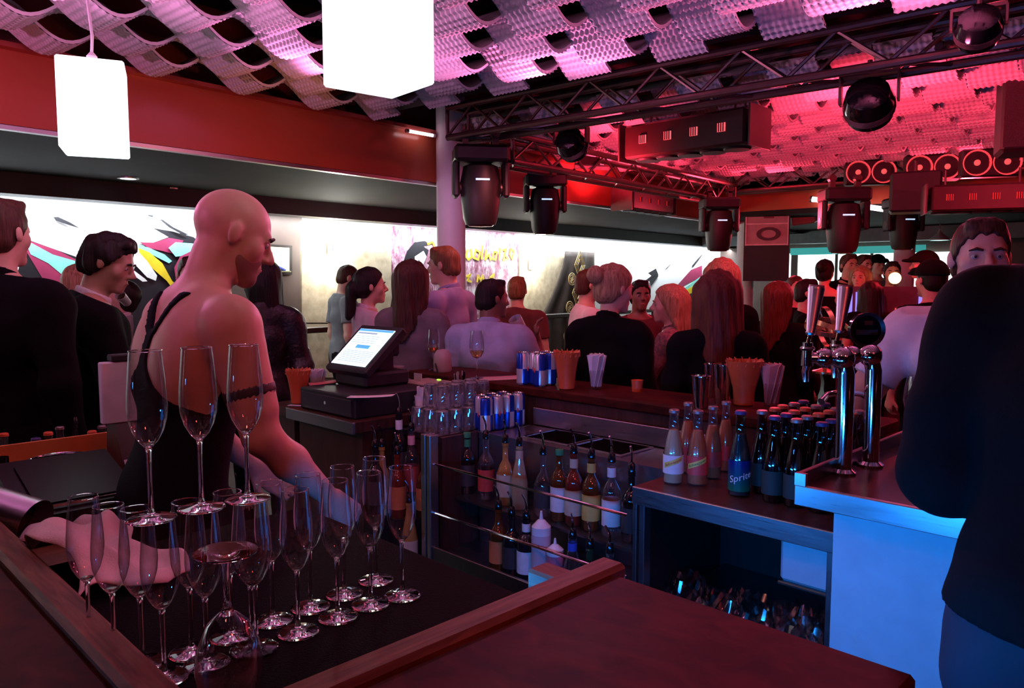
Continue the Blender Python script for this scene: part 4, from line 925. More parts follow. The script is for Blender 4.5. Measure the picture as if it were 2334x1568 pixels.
# crowd of dark soda bottles behind
G_DK = glass_thin('smoky_bottle_glass', (0.40, 0.36, 0.38), 0.03, 0.55, 0.10)
proto = {}
cnt = 0; random.seed(21)
for i in range(7):
    for j in range(5):
        b1_ = 2.12 + 0.0695 * i + random.uniform(-.004, .004); b2_ = 1.10 - 0.0695 * j + random.uniform(-.004, .004)
        if i == 0 and j == 0: continue
        if b1_ > 2.47 or b2_ < 0.848: continue
        cp = (M_cap, M_capo, M_capb)[(i * 2 + j * 3 + (1 if i > 2 else 0)) % 3] if i > 1 else (M_cap, M_capb)[j % 2]
        key = cp.name; q = B(b1_, b2_, 0.9505); nm = {'steel_crown_cap': 'steel', 'orange_crown_cap': 'orange', 'dark_blue_crown_cap': 'dark blue'}[key]
        lab = 'dark soda bottle with %s crown cap in the crowd on the steel cabinet' % nm; grp = '%s-capped dark sodas on the steel cabinet' % nm
        if key not in proto:
            proto[key] = soda(lab, q, random.uniform(0, 6), G_DK, LQ_D, cp, 0.25, 0.0325, grp)
            MB().lathe([(0.0332, 0.025), (0.0332, 0.095)], 18, cap0=False, cap1=False).build('printed_label', lab_mat('dim_green_label', (0.02, 0.035, 0.03)), proto[key])
        else: dup(proto[key], q, random.uniform(0, 6))
# capped bottles in the left well
LB = [(20, 985, 'o'), (60, 1000, 's'), (92, 975, 'o'), (122, 992, 'b'), (150, 964, 'o'), (178, 990, 's'), (212, 958, 'o'), (35, 1010, 's'), (200, 1000, 's'), (235, 985, 'b')]
for k, (u, v, c) in enumerate(LB):
    q = B(0.50 + 0.058 * k, 2.955 + 0.085 * (k % 3), 0.8305); cp = {'o': M_capo, 's': M_cap, 'b': M_capb}[c]; nm = {'o': 'orange', 's': 'steel', 'b': 'dark blue'}[c]
    key = 'L' + c
    if key not in proto: proto[key] = soda('clear-necked bottle with %s crown cap behind the orange card' % nm, q, 0, G_CLEAR, LQ_D, cp, 0.235, 0.029, '%s-capped bottles behind the orange card' % nm)
    else: dup(proto[key], q, 0)
bottle('dark bottle with a blue-glinting pourer behind the orange card', B(0.86, 3.205, 0.8305), 0.225, 0.03, G_DARK, None, None, 'pourer', 'round', yaw=2)
for k, (b1_, b2_) in enumerate(((0.50, 3.19), (0.60, 3.20))):
    t = bar_thing('drink_glass', ['reddish drink in a clear glass at the left edge behind the bottles', 'dark drink in a clear glass behind the left capped bottles'][k], 'glass', b1_, b2_, 0.8305)
    MB().lathe([(0.034, 0.0), (0.042, 0.215), (0.0405, 0.215), (0.033, 0.006), (0, 0.006)], 20, cap1=False).build('glass_wall', G_CLEAR, t); MB().lathe([(0.032, 0.008), (0.039, 0.18), (0, 0.18)], 18).build('drink', LQ_D if k else mat('red_drink', (0.14, 0.03, 0.025), 0.15), t)

# --- champagne flutes
FP_BOWL = [(0.0040, 0.094), (0.0120, 0.103), (0.0190, 0.116), (0.0235, 0.132), (0.0248, 0.148), (0.0242, 0.165), (0.0222, 0.190), (0.0195, 0.220)]
t0 = None
def flute(label, q, group, flip=False):
    global t0
    if t0 is None:
        t0 = thing('champagne_flute', label, 'glass', q, 0, group)
        MB().lathe(FP_BOWL, 32, cap0=False, cap1=False).build('bowl', G_FLUTE, t0)
        rim = MB(); rim.tube([(0.0195 * math.cos(a * PI / 16), 0.0195 * math.sin(a * PI / 16), 0.220) for a in range(33)], 0.0007, 6, caps=False); rim.build('rim', G_STEM, t0)
        MB().lathe([(0.0055, 0.0065), (0.0040, 0.012), (0.0031, 0.025), (0.0030, 0.07), (0.0034, 0.088), (0.0050, 0.096), (0.0090, 0.1005), (0.0, 0.0995)], 16, cap1=False).build('stem', G_STEM, t0)
        MB().lathe([(0.0308, 0.0), (0.0314, 0.0006), (0.0312, 0.0014), (0.027, 0.0020), (0.022, 0.0027), (0.016, 0.0037), (0.010, 0.0050), (0.0055, 0.0066)], 64).build('foot', G_STEM, t0, angle=80)
        return t0
    return dup(t0, q, random.uniform(0, 6), label, group)
G1_, G2_, G3_ = 'front row of flutes on the mat', 'back row of flutes on the mat', 'flutes stacked on top of the others'
front = [(917, 1357), (845, 1377), (770, 1406), (680, 1440), (585, 1478)]
names = ['nearest the speed rack', 'second from the speed rack', 'third from the speed rack', 'fourth from the speed rack', 'fifth from the speed rack']
for (u, v), n_ in zip(front, names): flute('empty champagne flute in the front row, ' + n_, PZ(u, v, 1.0702), G1_)
back = [(857, 1322), (785, 1354), (708, 1384), (622, 1414), (528, 1450), (437, 1486)]
for (u, v), n_ in zip(back, names + ['farthest from the speed rack']): flute('empty champagne flute in the back row, ' + n_, PZ(u, v, 1.0702), G2_)
left = [(375, 1545), (325, 1512), (262, 1500), (205, 1468), ]
for (u, v), n_ in zip(left, ['under the leftmost stacked flute', 'just behind the one under the leftmost stacked flute', 'second from the pink towel', 'nearest the pink towel']): flute('empty champagne flute standing ' + n_, PZ(u, v, 1.0702), 'flutes by the left rail')
ups = [(565, 1138, 'right'), (460, 1158, 'middle'), (345, 1183, 'left')]
for (u, v, n_) in ups: flute('champagne flute stacked on the others, %s one of three' % {'right': 'closest to the bartender arm', 'middle': 'middle', 'left': 'closest to the steel bowl'}[n_], PZ(u, v, 1.2908), G3_)
# a flute under each stacked one carries it
for (u, v, n_) in ups[:2]: q = PZ(u, v, 1.2908); flute('champagne flute carrying the %s stacked flute' % {'right': 'right-hand', 'middle': 'middle'}[n_], Vector((q.x, q.y, 1.0702)), 'flutes carrying stacked flutes')
# upturned wine glass in front
q = PY(514, 1258, 0.905); t = thing('wine_glass', 'upturned wine glass standing on its rim in the foreground', 'glass', (q.x, q.y, 1.0702), 0)
hh = q.z - 1.0702
MB().lathe([(0.031, 0.0), (0.037, 0.03), (0.040, 0.06), (0.036, 0.09), (0.024, 0.115), (0.010, 0.128), (0.004, 0.132)], 32, cap0=False, cap1=False).build('bowl', G_FLUTE, t)
MB().lathe([(0.010, 0.126), (0.0055, 0.134), (0.0042, 0.15), (0.0042, hh - 0.02), (0.007, hh - 0.006)], 16).build('stem', G_STEM, t); MB().lathe([(0.006, hh - 0.008), (0.015, hh - 0.004), (0.037, hh - 0.001), (0.038, hh + 0.0005), (0.037, hh + 0.0012)], 32).build('foot', G_STEM, t)
# --- other stemware
def wine_glass(label, q, h, r, liquid, lvl):
    t = thing('wine_glass', label, 'glass', q, 0)
    pr = [(0.004, h * 0.42), (r * 0.55, h * 0.45), (r * 0.92, h * 0.55), (r, h * 0.66), (r * 0.93, h * 0.82), (r * 0.78, h)]
    MB().lathe(pr, 28, cap0=False, cap1=False).build('bowl', G_FLUTE, t)
    MB().lathe([(0.006, 0.006), (0.0035, 0.02), (0.0035, h * 0.40), (0.006, h * 0.425)], 14).build('stem', G_STEM, t); MB().lathe([(r * 0.9, 0), (r * 0.9, 0.0015), (0.012, 0.005), (0.006, 0.007)], 28).build('foot', G_STEM, t)
    MB().lathe([(0.004, h * 0.43), (r * 0.52, h * 0.455), (r * 0.88, h * 0.55), (r * 0.94, h * lvl), (0, h * lvl)], 24).build('wine', liquid, t)
LQ_W = glass_thin('white_wine_liquid', (0.85, 0.70, 0.38), 0.03, 0.5, 0.1); LQ_A = glass_thin('amber_drink_liquid', (0.85, 0.33, 0.12), 0.03, 0.4, 0.1)
wine_glass('white wine glass on the customer bar behind the blue-shirted back', PZ(1087, 862, 1.1205), 0.235, 0.037, LQ_W, 0.58)
wine_glass('large wine glass with amber drink on the tap counter', B(2.50, 0.755, 1.0985), 0.215, 0.046, LQ_A, 0.58)
wine_glass('empty-looking wine glass in front of the smiling woman', B(2.62, 3.22, 1.1205), 0.22, 0.036, LQ_W, 0.5)
# --- tumblers stacked beside the cans
G_TUM = glass_thin('tumbler_glass_highlight_haze', (0.95, 0.92, 0.93), 0.04, 0.95, 0.16, 0.13)  # strong haze paints in bright highlights on the clear glass
tp = None; random.seed(2)
grid = [(2.075 + 0.078 * i, 2.50 + 0.078 * j, 0.9505) for i in range(5) for j in range(3)]
up2 = [(2.115 + 0.078 * i, 2.54 + 0.078 * j, 1.0515) for i in range(4) for j in range(2)]
for k, (x_, y_, z_) in enumerate(grid + up2):
    lab = 'upturned clear tumbler in the %s of the stack by the cans' % ('bottom layer' if k < len(grid) else 'top layer'); grp = 'bottom layer of tumblers' if k < len(grid) else 'top layer of tumblers'
    if tp is None:
        tp = bar_thing('tumbler', lab, 'glass', x_, y_, z_, grp)
        MB().lathe([(0.037, 0.0), (0.0385, 0.004), (0.034, 0.06), (0.031, 0.096), (0.026, 0.099), (0.0, 0.099)], 20, cap0=False).build('glass_wall', G_TUM, tp)
        MB().lathe([(0.029, 0.087), (0.030, 0.092), (0.026, 0.094), (0, 0.094)], 18).build('thick_base', G_STEM, tp)
    else: dup(tp, B(x_, y_, z_), random.uniform(0, 6), lab, grp)
# --- slim silver and blue cans
M_can, N_, L_, P_ = nodes_of('silver_blue_can_print')
tc = N_.new('ShaderNodeTexCoord'); sx_ = N_.new('ShaderNodeSeparateXYZ'); L_.new(tc.outputs['Object'], sx_.inputs[0])
at_ = N_.new('ShaderNodeMath'); at_.operation = 'ARCTAN2'; L_.new(sx_.outputs['Y'], at_.inputs[0]); L_.new(sx_.outputs['X'], at_.inputs[1])
zz_ = N_.new('ShaderNodeMath'); zz_.operation = 'SUBTRACT'; L_.new(sx_.outputs['Z'], zz_.inputs[0]); zz_.inputs[1].default_value = 0.074
sn = N_.new('ShaderNodeMath'); sn.operation = 'SINE'; m2 = N_.new('ShaderNodeMath'); m2.operation = 'MULTIPLY'; m2.inputs[1].default_value = 2.0; L_.new(at_.outputs[0], m2.inputs[0]); L_.new(m2.outputs[0], sn.inputs[0])
pr_ = N_.new('ShaderNodeMath'); pr_.operation = 'MULTIPLY'; L_.new(sn.outputs[0], pr_.inputs[0]); L_.new(zz_.outputs[0], pr_.inputs[1])
gt = N_.new('ShaderNodeMath'); gt.operation = 'GREATER_THAN'; gt.inputs[1].default_value = 0.0; L_.new(pr_.outputs[0], gt.inputs[0])
mxc = N_.new('ShaderNodeMix'); mxc.data_type = 'RGBA'; mxc.inputs[6].default_value = (0.62, 0.63, 0.66, 1); mxc.inputs[7].default_value = (0.01, 0.05, 0.42, 1); L_.new(gt.outputs[0], mxc.inputs[0]); L_.new(mxc.outputs[2], P_.inputs['Base Color'])
P_.inputs['Metallic'].default_value = 0.45; P_.inputs['Roughness'].default_value = 0.25
cp0 = None
cans = [(2.238 + 0.067 * i, 2.400, 0.9505) for i in range(4)] + [(2.270 + 0.067 * i, 2.462, 0.9505) for i in range(3)]
cup = [(2.552, 2.372, 1.1205), (2.619, 2.372, 1.1205), (2.585, 2.432, 1.1205), (2.652, 2.432, 1.1205), (2.545, 2.472, 1.1205)]
for k, (x_, y_, z_) in enumerate(cans + cup):
    lab = 'slim silver and blue can standing on the %s' % ('low steel counter before the tumblers' if k < len(cans) else 'customer bar beside the orange vase'); grp = 'cans on the low counter' if k < len(cans) else 'cans on the customer bar'
    if cp0 is None:
        cp0 = bar_thing('drink_can', lab, 'can', x_, y_, z_, grp)
        MB().lathe([(0.024, 0.0), (0.031, 0.009), (0.031, 0.136), (0.0265, 0.147)], 24).build('can_body', M_can, cp0)
        MB().lathe([(0.0265, 0.147), (0.0275, 0.150), (0.0255, 0.1505), (0.0245, 0.1475), (0, 0.1475)], 24, cap0=False).build('can_lid', M_chrome, cp0)
        q_ = MB(); q_.ball((0.0312 * math.cos(2.4), 0.0312 * math.sin(2.4), 0.074), (0.004, 0.004, 0.012), 10, 6).build('red_emblem', S_RD, cp0)
    else:
        c = dup(cp0, B(x_, y_, z_), random.uniform(0, 6), lab, grp)

# ================================================================== THINGS ON THE COUNTERS
# --- cash register
t = bar_thing('cash_drawer', 'black cash drawer under the touch screen register', 'cash drawer', 2.06, 3.03, 1.0005)
MB().box((0, 0, 0.05), (0.44, 0.46, 0.10), bev=0.006).build('drawer_case', M_blk, t); MB().box((-0.223, 0, 0.045), (0.008, 0.42, 0.075), bev=0.002).build('drawer_front', mat('dark_grey_plastic', (0.03, 0.03, 0.033), 0.35), t); MB().cyl((-0.228, 0.0, 0.05), (-0.222, 0.0, 0.05), 0.008, n=12).build('lock', M_chrome, t)
t = bar_thing('register_terminal', 'black touch screen register with a lit white and blue screen', 'register', 2.12, 3.10, 1.1010)
MB().box((0.02, 0, 0.035), (0.26, 0.26, 0.07), bev=0.012).build('base', M_blk, t)
MT = Matrix.Rotation(math.radians(-42), 3, 'Y')   # screen leans back towards +b1, facing the bartender's side
cS = Vector((-0.015, 0, 0.165)); 
MB().box((0.06, 0, 0.12), (0.10, 0.12, 0.14), bev=0.01).build('neck', M_blk, t)
h = MB().box(cS, (0.30, 0.34, 0.045), MT, bev=0.008).build('screen_housing', M_blk, t)
nrm = MT @ Vector((0, 0, 1))
MB().box(cS + nrm * 0.0235, (0.235, 0.285, 0.003), MT).build('screen', emis('register_screen_white', (0.70, 0.92, 1.0), 1.5), h)
bl = emis('register_screen_blue', (0.10, 0.45, 0.85), 0.9)
def on_screen(name, x, y, w, d, m_): MB().box(cS + MT @ Vector((x, y, 0.0262)), (w, d, 0.0012), MT).build(name, m_, h)
on_screen('title_row', 0.108, 0, 0.014, 0.28, bl); on_screen('menu_row', 0.088, 0.05, 0.010, 0.16, emis('register_screen_grey', (0.35, 0.5, 0.6), 0.7))
on_screen('selected_row', 0.0, 0.0, 0.022, 0.11, bl)
for k in range(7): on_screen('text_row', -0.03 - 0.011 * k + 0.0, -0.01, 0.0025, 0.24, emis('register_screen_grey', (0.35, 0.5, 0.6), 0.7))
for k in range(4): on_screen('text_row', 0.068 - 0.014 * k, 0.03, 0.0025, 0.20, emis('register_screen_grey', (0.35, 0.5, 0.6), 0.7))
MB().box((0.13, -0.0, 0.20), (0.05, 0.10, 0.14), bev=0.012).build('rear_display', M_blk, t)
# papers on the drawer
M_paper = mat('white_paper', (0.78, 0.72, 0.74), 0.8, var=0.03); M_pinkpaper = mat('red_leaflet_paper', (0.62, 0.16, 0.15), 0.7)
def sheet(label, u, v, z, w, d, yaw, m_, name='paper_sheet', curl=0.01):
    q = PZ(u, v, z); t = thing(name, label, 'paper', (q.x, q.y, z), yaw); vs_, fs_ = [], []
    for i in range(9):
        for j in range(4): vs_.append((w * (i / 8 - .5), d * (j / 3 - .5), curl * (i / 8) ** 2 + 0.001))
    for i in range(8):
        for j in range(3): k = i * 4 + j; fs_.append((k, k + 1, k + 5, k + 4))
    o = MB().add(vs_, fs_).build('sheet', m_, t); md = o.modifiers.new('solid', 'SOLIDIFY'); md.thickness = 0.0015
sheet('white slip of paper lying at the right end of the cash drawer', 846, 905, 1.101, 0.20, 0.06, -0.1, M_paper); sheet('white receipt lying in front of the long paper slip', 880, 918, 1.0015, 0.16, 0.05, 0.1, M_paper)
sheet('red leaflet lying on the drawer left of the register', 735, 874, 1.101, 0.13, 0.09, 0.3, M_pinkpaper); sheet('white slip under the drawer edge beside the bartender arm', 692, 925, 1.0015, 0.16, 0.03, -0.3, M_paper, curl=0.004)
# white paper cups and the beige receipt printer
def cup(label, q, r, h, m_, name='paper_cup'):
    t = thing(name, label, 'cup', q, 0); MB().lathe([(r * 0.86, 0), (r, h), (r * 1.03, h), (r * 1.03, h - 0.004)], 20, cap1=False).build('cup_wall', m_, t); MB().lathe([(r * 1.04, h - 0.004), (r * 1.05, h), (r * 0.98, h)], 20, cap0=False, cap1=False).build('rim', m_, t); return t
M_cup = mat('white_cup_paper', (0.76, 0.74, 0.76), 0.6, var=0.03)
cup('white paper cup left of the beige box', B(2.30, 3.30, 1.0005), 0.042, 0.16, M_cup); cup('white paper cup nearer the beige box', B(2.37, 3.22, 1.0005), 0.042, 0.16, M_cup)
t = bar_thing('receipt_printer', 'beige receipt printer box with a small green light', 'printer', 2.40, 3.00, 1.0005)
MB().box((0, 0, 0.05), (0.17, 0.20, 0.10), bev=0.006).build('casing', mat('beige_printer_plastic', (0.50, 0.40, 0.33), 0.5), t); MB().box((-0.086, 0, 0.03), (0.004, 0.17, 0.035)).build('front_plate', mat('pale_printer_plate', (0.62, 0.55, 0.52), 0.5), t)
MB().box((0.05, -0.03, 0.104), (0.012, 0.02, 0.006)).build('status_light', emis('green_status', (0.5, 1.0, 0.1), 1.0), t); MB().box((-0.02, 0.05, 0.118), (0.004, 0.06, 0.035)).build('receipt_slip', M_paper, t)
c = cup('small white cup with folded napkins in front of the beige box', B(2.18, 2.765, 1.0005), 0.034, 0.075, M_cup, 'napkin_cup')
nk = MB()
for k in range(5):
    a = k * 1.25; nk.prism([(-0.022, 0), (0.022, 0), (0.012, 0.05 + 0.006 * k), (-0.008, 0.055)], 0.004, Matrix.Rotation(a, 3, 'Z') @ Matrix.Rotation(math.radians(80), 3, 'X'), (0.010 * math.cos(a), 0.010 * math.sin(a), 0.055))
nk.build('napkins', M_paper, c); MB().cyl((-0.0345, -0.004, 0.04), (-0.0355, -0.004, 0.04), 0.011, n=16).build('round_emblem', mat('grey_blue_emblem', (0.15, 0.25, 0.40), 0.5), c)
t = bar_thing('straw_cup', 'black cup full of black straws behind the tumblers', 'cup', 2.45, 2.80, 1.0005); MB().lathe([(0.032, 0), (0.040, 0.10), (0.038, 0.10)], 18, cap1=False).build('cup_wall', M_blkgloss, t)
sm = None
for k in range(16):
    a, r_ = random.uniform(0, 6.28), random.uniform(0, 0.022)
    o = MB().cyl((r_ * math.cos(a), r_ * math.sin(a), 0.01), (1.5 * r_ * math.cos(a) + random.uniform(-.012, .012), 1.5 * r_ * math.sin(a) + random.uniform(-.012, .012), 0.155 + random.uniform(-.012, .012)), 0.003, n=6).build('straw', M_blkgloss if k % 3 else mat('pale_straw_tip', (0.4, 0.36, 0.36), 0.4), t)
t = bar_thing('small_device', 'rounded pale device behind the register with a black cable', 'device', 2.60, 3.12, 1.1205); MB().lathe([(0.045, 0), (0.05, 0.01), (0.045, 0.09), (0.03, 0.115), (0, 0.12)], 18).build('shell', mat('pale_device_shell', (0.55, 0.40, 0.40), 0.5), t); MB().tube([(-0.05, -0.01, 0.03), (-0.075, -0.03, 0.05), (-0.085, -0.05, 0.03), (-0.08, -0.06, 0.004)], 0.004, 8).build('cable', M_blk, t)
# tray with a bowl of ashes / coaster stack on the customer bar
sheet('pink paper menu lying on the customer bar behind the tumblers', 1150, 862, 1.1205, 0.26, 0.14, 0.2, mat('pink_menu_paper', (0.6, 0.36, 0.36), 0.7), 'menu_sheet', 0.006)
# --- napkin vases
M_ov = glass_thin('orange_vase_plastic', (0.85, 0.16, 0.05), 0.15, 0.35, 0.25); M_ovs = mat('orange_vase_body', (0.60, 0.11, 0.035), 0.35)
def napkin_set(lab_v, lab_n, qv, qn, s=1.0, open_=1.0, pink=False):
    t = thing('orange_vase', lab_v, 'vase', qv, 0)
    MB().lathe([(0.032 * s, 0), (0.036 * s, 0.004), (0.040 * s, 0.06 * s), (0.050 * s * open_, 0.12 * s), (0.062 * s * open_, 0.165 * s), (0.060 * s * open_, 0.165 * s), (0.047 * s * open_, 0.12 * s), (0.036 * s, 0.06 * s), (0.0, 0.01)], 20, cap1=False).build('vase_wall', M_ovs, t)
    fr = MB()
    for k in range(14):
        a = 2 * PI * k / 14; fr.prism([(-0.012, 0), (0.012, 0), (0.009, 0.03), (-0.006, 0.024)], 0.002, Matrix.Rotation(a, 3, 'Z') @ Matrix.Rotation(math.radians(75), 3, 'X'), (0.050 * s * open_ * math.cos(a), 0.050 * s * open_ * math.sin(a), 0.145 * s))
    fr.build('napkin_fringe', mat('orange_napkin', (0.68, 0.18, 0.08), 0.7), t)
    t = thing('napkin_glass', lab_n, 'napkin holder', qn, 0)
    MB().lathe([(0.026 * s, 0), (0.029 * s, 0.03 * s), (0.031 * s, 0.085 * s)], 18, cap1=False).build('holder_glass', G_CLEAR, t)
    n_ = MB()
    for k in range(9):
        a = 2 * PI * k / 9; n_.prism([(-0.012 * s, 0), (0.012 * s, 0), (0.022 * s, 0.14 * s), (-0.018 * s, 0.15 * s)], 0.003, Matrix.Rotation(a, 3, 'Z') @ Matrix.Rotation(math.radians(78), 3, 'X'), (0.012 * s * math.cos(a), 0.012 * s * math.sin(a), 0.012))
    n_.build('napkins', mat('pink_napkin', (0.72, 0.38, 0.36), 0.7) if pink else M_paper, t)
napkin_set('orange napkin vase beside the silver cans', 'clear glass of white napkins right of the orange vase by the cans', PZ(1291, 886, 1.1205), B(2.66, 2.13, 1.1205))
napkin_set('orange napkin vase behind the bartender arm', 'clear glass of white napkins behind the bartender arm', B(1.90, 3.38, 1.0005), B(2.02, 3.40, 1.0005))
t = bar_thing('side_ledge', 'narrow dark ledge carrying napkins behind the register', 'shelf'); MB().span(1.80, 2.48, 3.305, 3.50, 0.955, 1.0).build('ledge_board', M_brownpanel, t); MB().span(1.84, 2.46, 3.32, 3.48, 0.02, 0.955).build('ledge_front', M_brownpanel, t)
napkin_set('wide orange napkin vase behind the soda bottles', 'clear glass of pink napkins behind the soda bottles', B(2.72, 1.45, 1.1205), B(2.77, 1.36, 1.1205), 1.05, 1.12, True)
for lab in (): pass
# --- shaker tins
def tin(label, q, h, r):
    t = thing('shaker_tin', label, 'shaker', q, 0); MB().lathe([(r * 0.72, 0), (r * 0.74, 0.004), (r, h), (r * 1.03, h), (r * 1.03, h - 0.004), (r * 0.97, h - 0.003)], 26, cap1=False).build('tin_wall', M_chrome, t); MB().lathe([(r * 1.035, h - 0.003), (r * 1.05, h), (r * 1.0, h + 0.001)], 26, cap0=False, cap1=False).build('rolled_rim', M_chrome, t)
tin('steel shaker tin nearest the customer bar edge', PZ(1597, 930, 1.1205), 0.125, 0.036); tin('tall steel shaker tin beside the wide orange vase', PZ(1646, 918, 1.1205), 0.155, 0.040); tin('steel shaker tin half hidden behind the other two', PZ(1622, 905, 1.1205), 0.14, 0.037)
t = thing('small_tumbler', 'small red-lit candle glass on the customer bar before the black dress', 'candle', PZ(1452, 892, 1.1205)); MB().lathe([(0.022, 0), (0.026, 0.05)], 16, cap1=False).build('glass_wall', mat('orange_candle_glass', (0.6, 0.12, 0.05), 0.3), t); MB().ball((0, 0, 0.025), (0.009, 0.009, 0.014), 10, 6).build('flame', emis('candle_flame', (1.0, 0.25, 0.08), 1.6), t)
# --- beer tap tower
t = bar_thing('beer_tap_tower', 'chrome beer tap tower with two steel-handled taps', 'beer tap')
P1, P2 = B(2.01, 0.785), B(2.145, 0.765); inv = Matrix.Rotation(-A_BAR, 3, 'Z')
l1, l2 = inv @ P1, inv @ P2; dv = inv @ Vector((-1, 0.12, 0)); up_ = Vector((0, 0, 1))
for nm, l_ in (('pipe', l1), ('pipe', l2)):
    MB().tube([l_ + up_ * 1.0985, l_ + up_ * 1.36, l_ + up_ * 1.385 + dv * 0.006, l_ + up_ * 1.40 + dv * 0.02], 0.0215, 18).build(nm, M_chrome, t)
    MB().lathe([(0.034, 1.0985), (0.034, 1.104), (0.024, 1.112)], 22, l_).build('base_flange', M_chrome, t)
    b = MB(); b.ball(l_ + up_ * 1.40 + dv * 0.01, 0.031, 18, 12); b.ball(l_ + up_ * 1.40 + dv * 0.055, 0.026, 16, 10); b.tube([l_ + up_ * 1.40, l_ + up_ * 1.40 + dv * 0.09], [0.018, 0.014], 14); bd = b.build('coupling', M_chrome, t)
    f0 = l_ + up_ * 1.40 + dv * 0.098
    b = MB(); b.tube([f0 + up_ * 0.04, f0 - up_ * 0.02], [0.013, 0.016], 14).tube([f0 - up_ * 0.018, f0 - up_ * 0.035 + dv * 0.004, f0 - up_ * 0.062 + dv * 0.002], [0.011, 0.009, 0.008], 12); b.lathe([(0.017, 0.02), (0.019, 0.025), (0.017, 0.03)], 16, f0); b.build('faucet', M_chrome, t)
    tl = (inv @ Vector((0.10, 0, 1))).normalized()
    b = MB(); b.tube([f0 + up_ * 0.035, f0 + tl * 0.065], [0.005, 0.005], 10); b.build('handle_pin', M_chrome, t)
    b = MB(); b.tube([f0 + tl * 0.06, f0 + tl * 0.066, f0 + tl * 0.07, f0 + tl * 0.18, f0 + tl * 0.186], [0.011, 0.013, 0.011, 0.021, 0.019], 18); hd = b.build('tap_handle', M_steel, t)
    b = MB(); b.cyl(f0 + tl * 0.186, f0 + tl * 0.190, 0.019, n=18); b.build('handle_cap', mat('red_handle_cap', (0.35, 0.05, 0.035), 0.35), hd)
dz = Vector((0.0, 0.0, 0)); dc = inv @ PY(1974, 752, 2.13)
MB().cyl(dc + inv @ Vector((0.0, 0.012, 0)), dc - inv @ Vector((0.0, 0.004, 0)), 0.047, n=32).build('beer_badge', M_blkgloss, t)
MD = inv @ Matrix.Rotation(PI / 2, 3, 'X')
r_ = MB().lathe([(0.040, 0.0), (0.049, 0.004), (0.049, 0.008), (0.040, 0.004)], 32, dc - inv @ Vector((0, 0.004, 0)), M=MD, cap0=False, cap1=False).build('badge_ring', mat('dark_badge_metal', (0.08, 0.07, 0.08), 0.3, 0.7), t)
MB().box(dc - inv @ Vector((0, 0.006, 0.006)), (0.060, 0.002, 0.014), inv).build('badge_band', mat('badge_grey_print', (0.05, 0.05, 0.055), 0.4), t)
MB().box(dc - inv @ Vector((-0.004, 0.006, -0.02)), (0.022, 0.002, 0.012), inv).build('badge_crest', mat('badge_red_print', (0.12, 0.03, 0.02), 0.4), t)
MB().tube([dc - up_ * 0.045, dc - up_ * 0.07, l2 + up_ * 1.395], [0.008, 0.006, 0.008], 10).build('badge_stem', M_chrome, t)
MB().tube([inv @ PY(1996, 960, 2.35), inv @ PY(1992, 915, 2.3), inv @ PY(1960, 898, 2.22), inv @ PY(1915, 893, 2.12), inv @ PY(1885, 900, 2.08), inv @ PY(1872, 915, 2.06)], [0.008] * 5 + [0.010], 12).build('curved_spout', M_chrome, t)
# brass armillary ornament behind the taps
t = thing('armillary_ornament', 'brass ornament of curved bands with an arrow behind the taps', 'ornament', PY(1880, 850, 3.15)); M_br = mat('brass', (0.62, 0.36, 0.16), 0.25, 0.9)
zc = 0.19; rr = 0.085
for k, (ax, an) in enumerate((('Y', 80), ('Y', 20), ('X', 20))):
    M3 = Matrix.Rotation(math.radians(an), 3, ax); MB().lathe([(rr, -0.010), (rr, 0.010), (rr - 0.003, 0.010), (rr - 0.003, -0.010)], 36, (0, 0, zc), M=M3, cap0=False, cap1=False).build('brass_band', M_br, t)
a_ = Vector((-0.05, 0, 0.36 - 0.05)); b_ = Vector((0.05, 0, 0.06)); MB().cyl(a_, b_, 0.004, n=8).build('arrow_shaft', M_br, t)
MB().cyl(a_ + (a_ - b_).normalized() * 0.035, a_, 0.0005, 0.016, n=4).build('arrow_head', M_br, t); MB().prism([(-0.02, 0), (0.02, 0), (0.02, 0.05), (0, 0.03), (-0.02, 0.05)], 0.003, Matrix.Rotation(math.radians(90), 3, 'X'), (0.055, 0, 0.0)).build('arrow_tail', M_br, t)
MB().lathe([(0.05, 0), (0.05, 0.008), (0.01, 0.02), (0.008, 0.11)], 18).build('pedestal', M_br, t)
# --- left work counter
t = bar_thing('steel_bowl', 'shallow polished steel ice bowl on the work counter', 'bowl', 0.66, 2.62, 0.9505); MB().lathe([(0.085, 0), (0.09, 0.004), (0.092, 0.10), (0.094, 0.105), (0.090, 0.105), (0.088, 0.01), (0, 0.008)], 36, cap1=False).build('bowl_wall', M_chrome, t)
MB().tube([(0.092 * math.cos(a * PI / 16), 0.092 * math.sin(a * PI / 16), 0.105) for a in range(33)], 0.003, 8, caps=False).build('rolled_rim', M_chrome, t)
t = bar_thing('card_tray', 'upright orange card tray edge behind the steel bowl', 'tray', 0.0, 0.0, 0.0); M_card = mat('orange_card', (0.60, 0.21, 0.06), 0.6, var=0.06)
MB().add([(0.50, 2.80, 0.951), (1.02, 2.80, 0.951), (1.02, 2.80, 1.085), (0.50, 2.80, 1.085), (0.50, 2.815, 0.951), (1.02, 2.815, 0.951), (1.02, 2.815, 1.085), (0.50, 2.815, 1.085)], [(0, 1, 2, 3), (5, 4, 7, 6), (3, 2, 6, 7), (0, 4, 5, 1), (0, 3, 7, 4), (1, 5, 6, 2)]).build('card_wall', M_card, t)
MB().span(0.50, 0.515, 2.66, 2.80, 0.951, 1.085).build('card_side', M_card, t)
t = bar_thing('register_box', 'glossy black sloped box with blue-lit end in front of the steel bowl', 'register', 0.575, 2.27, 0.9505)
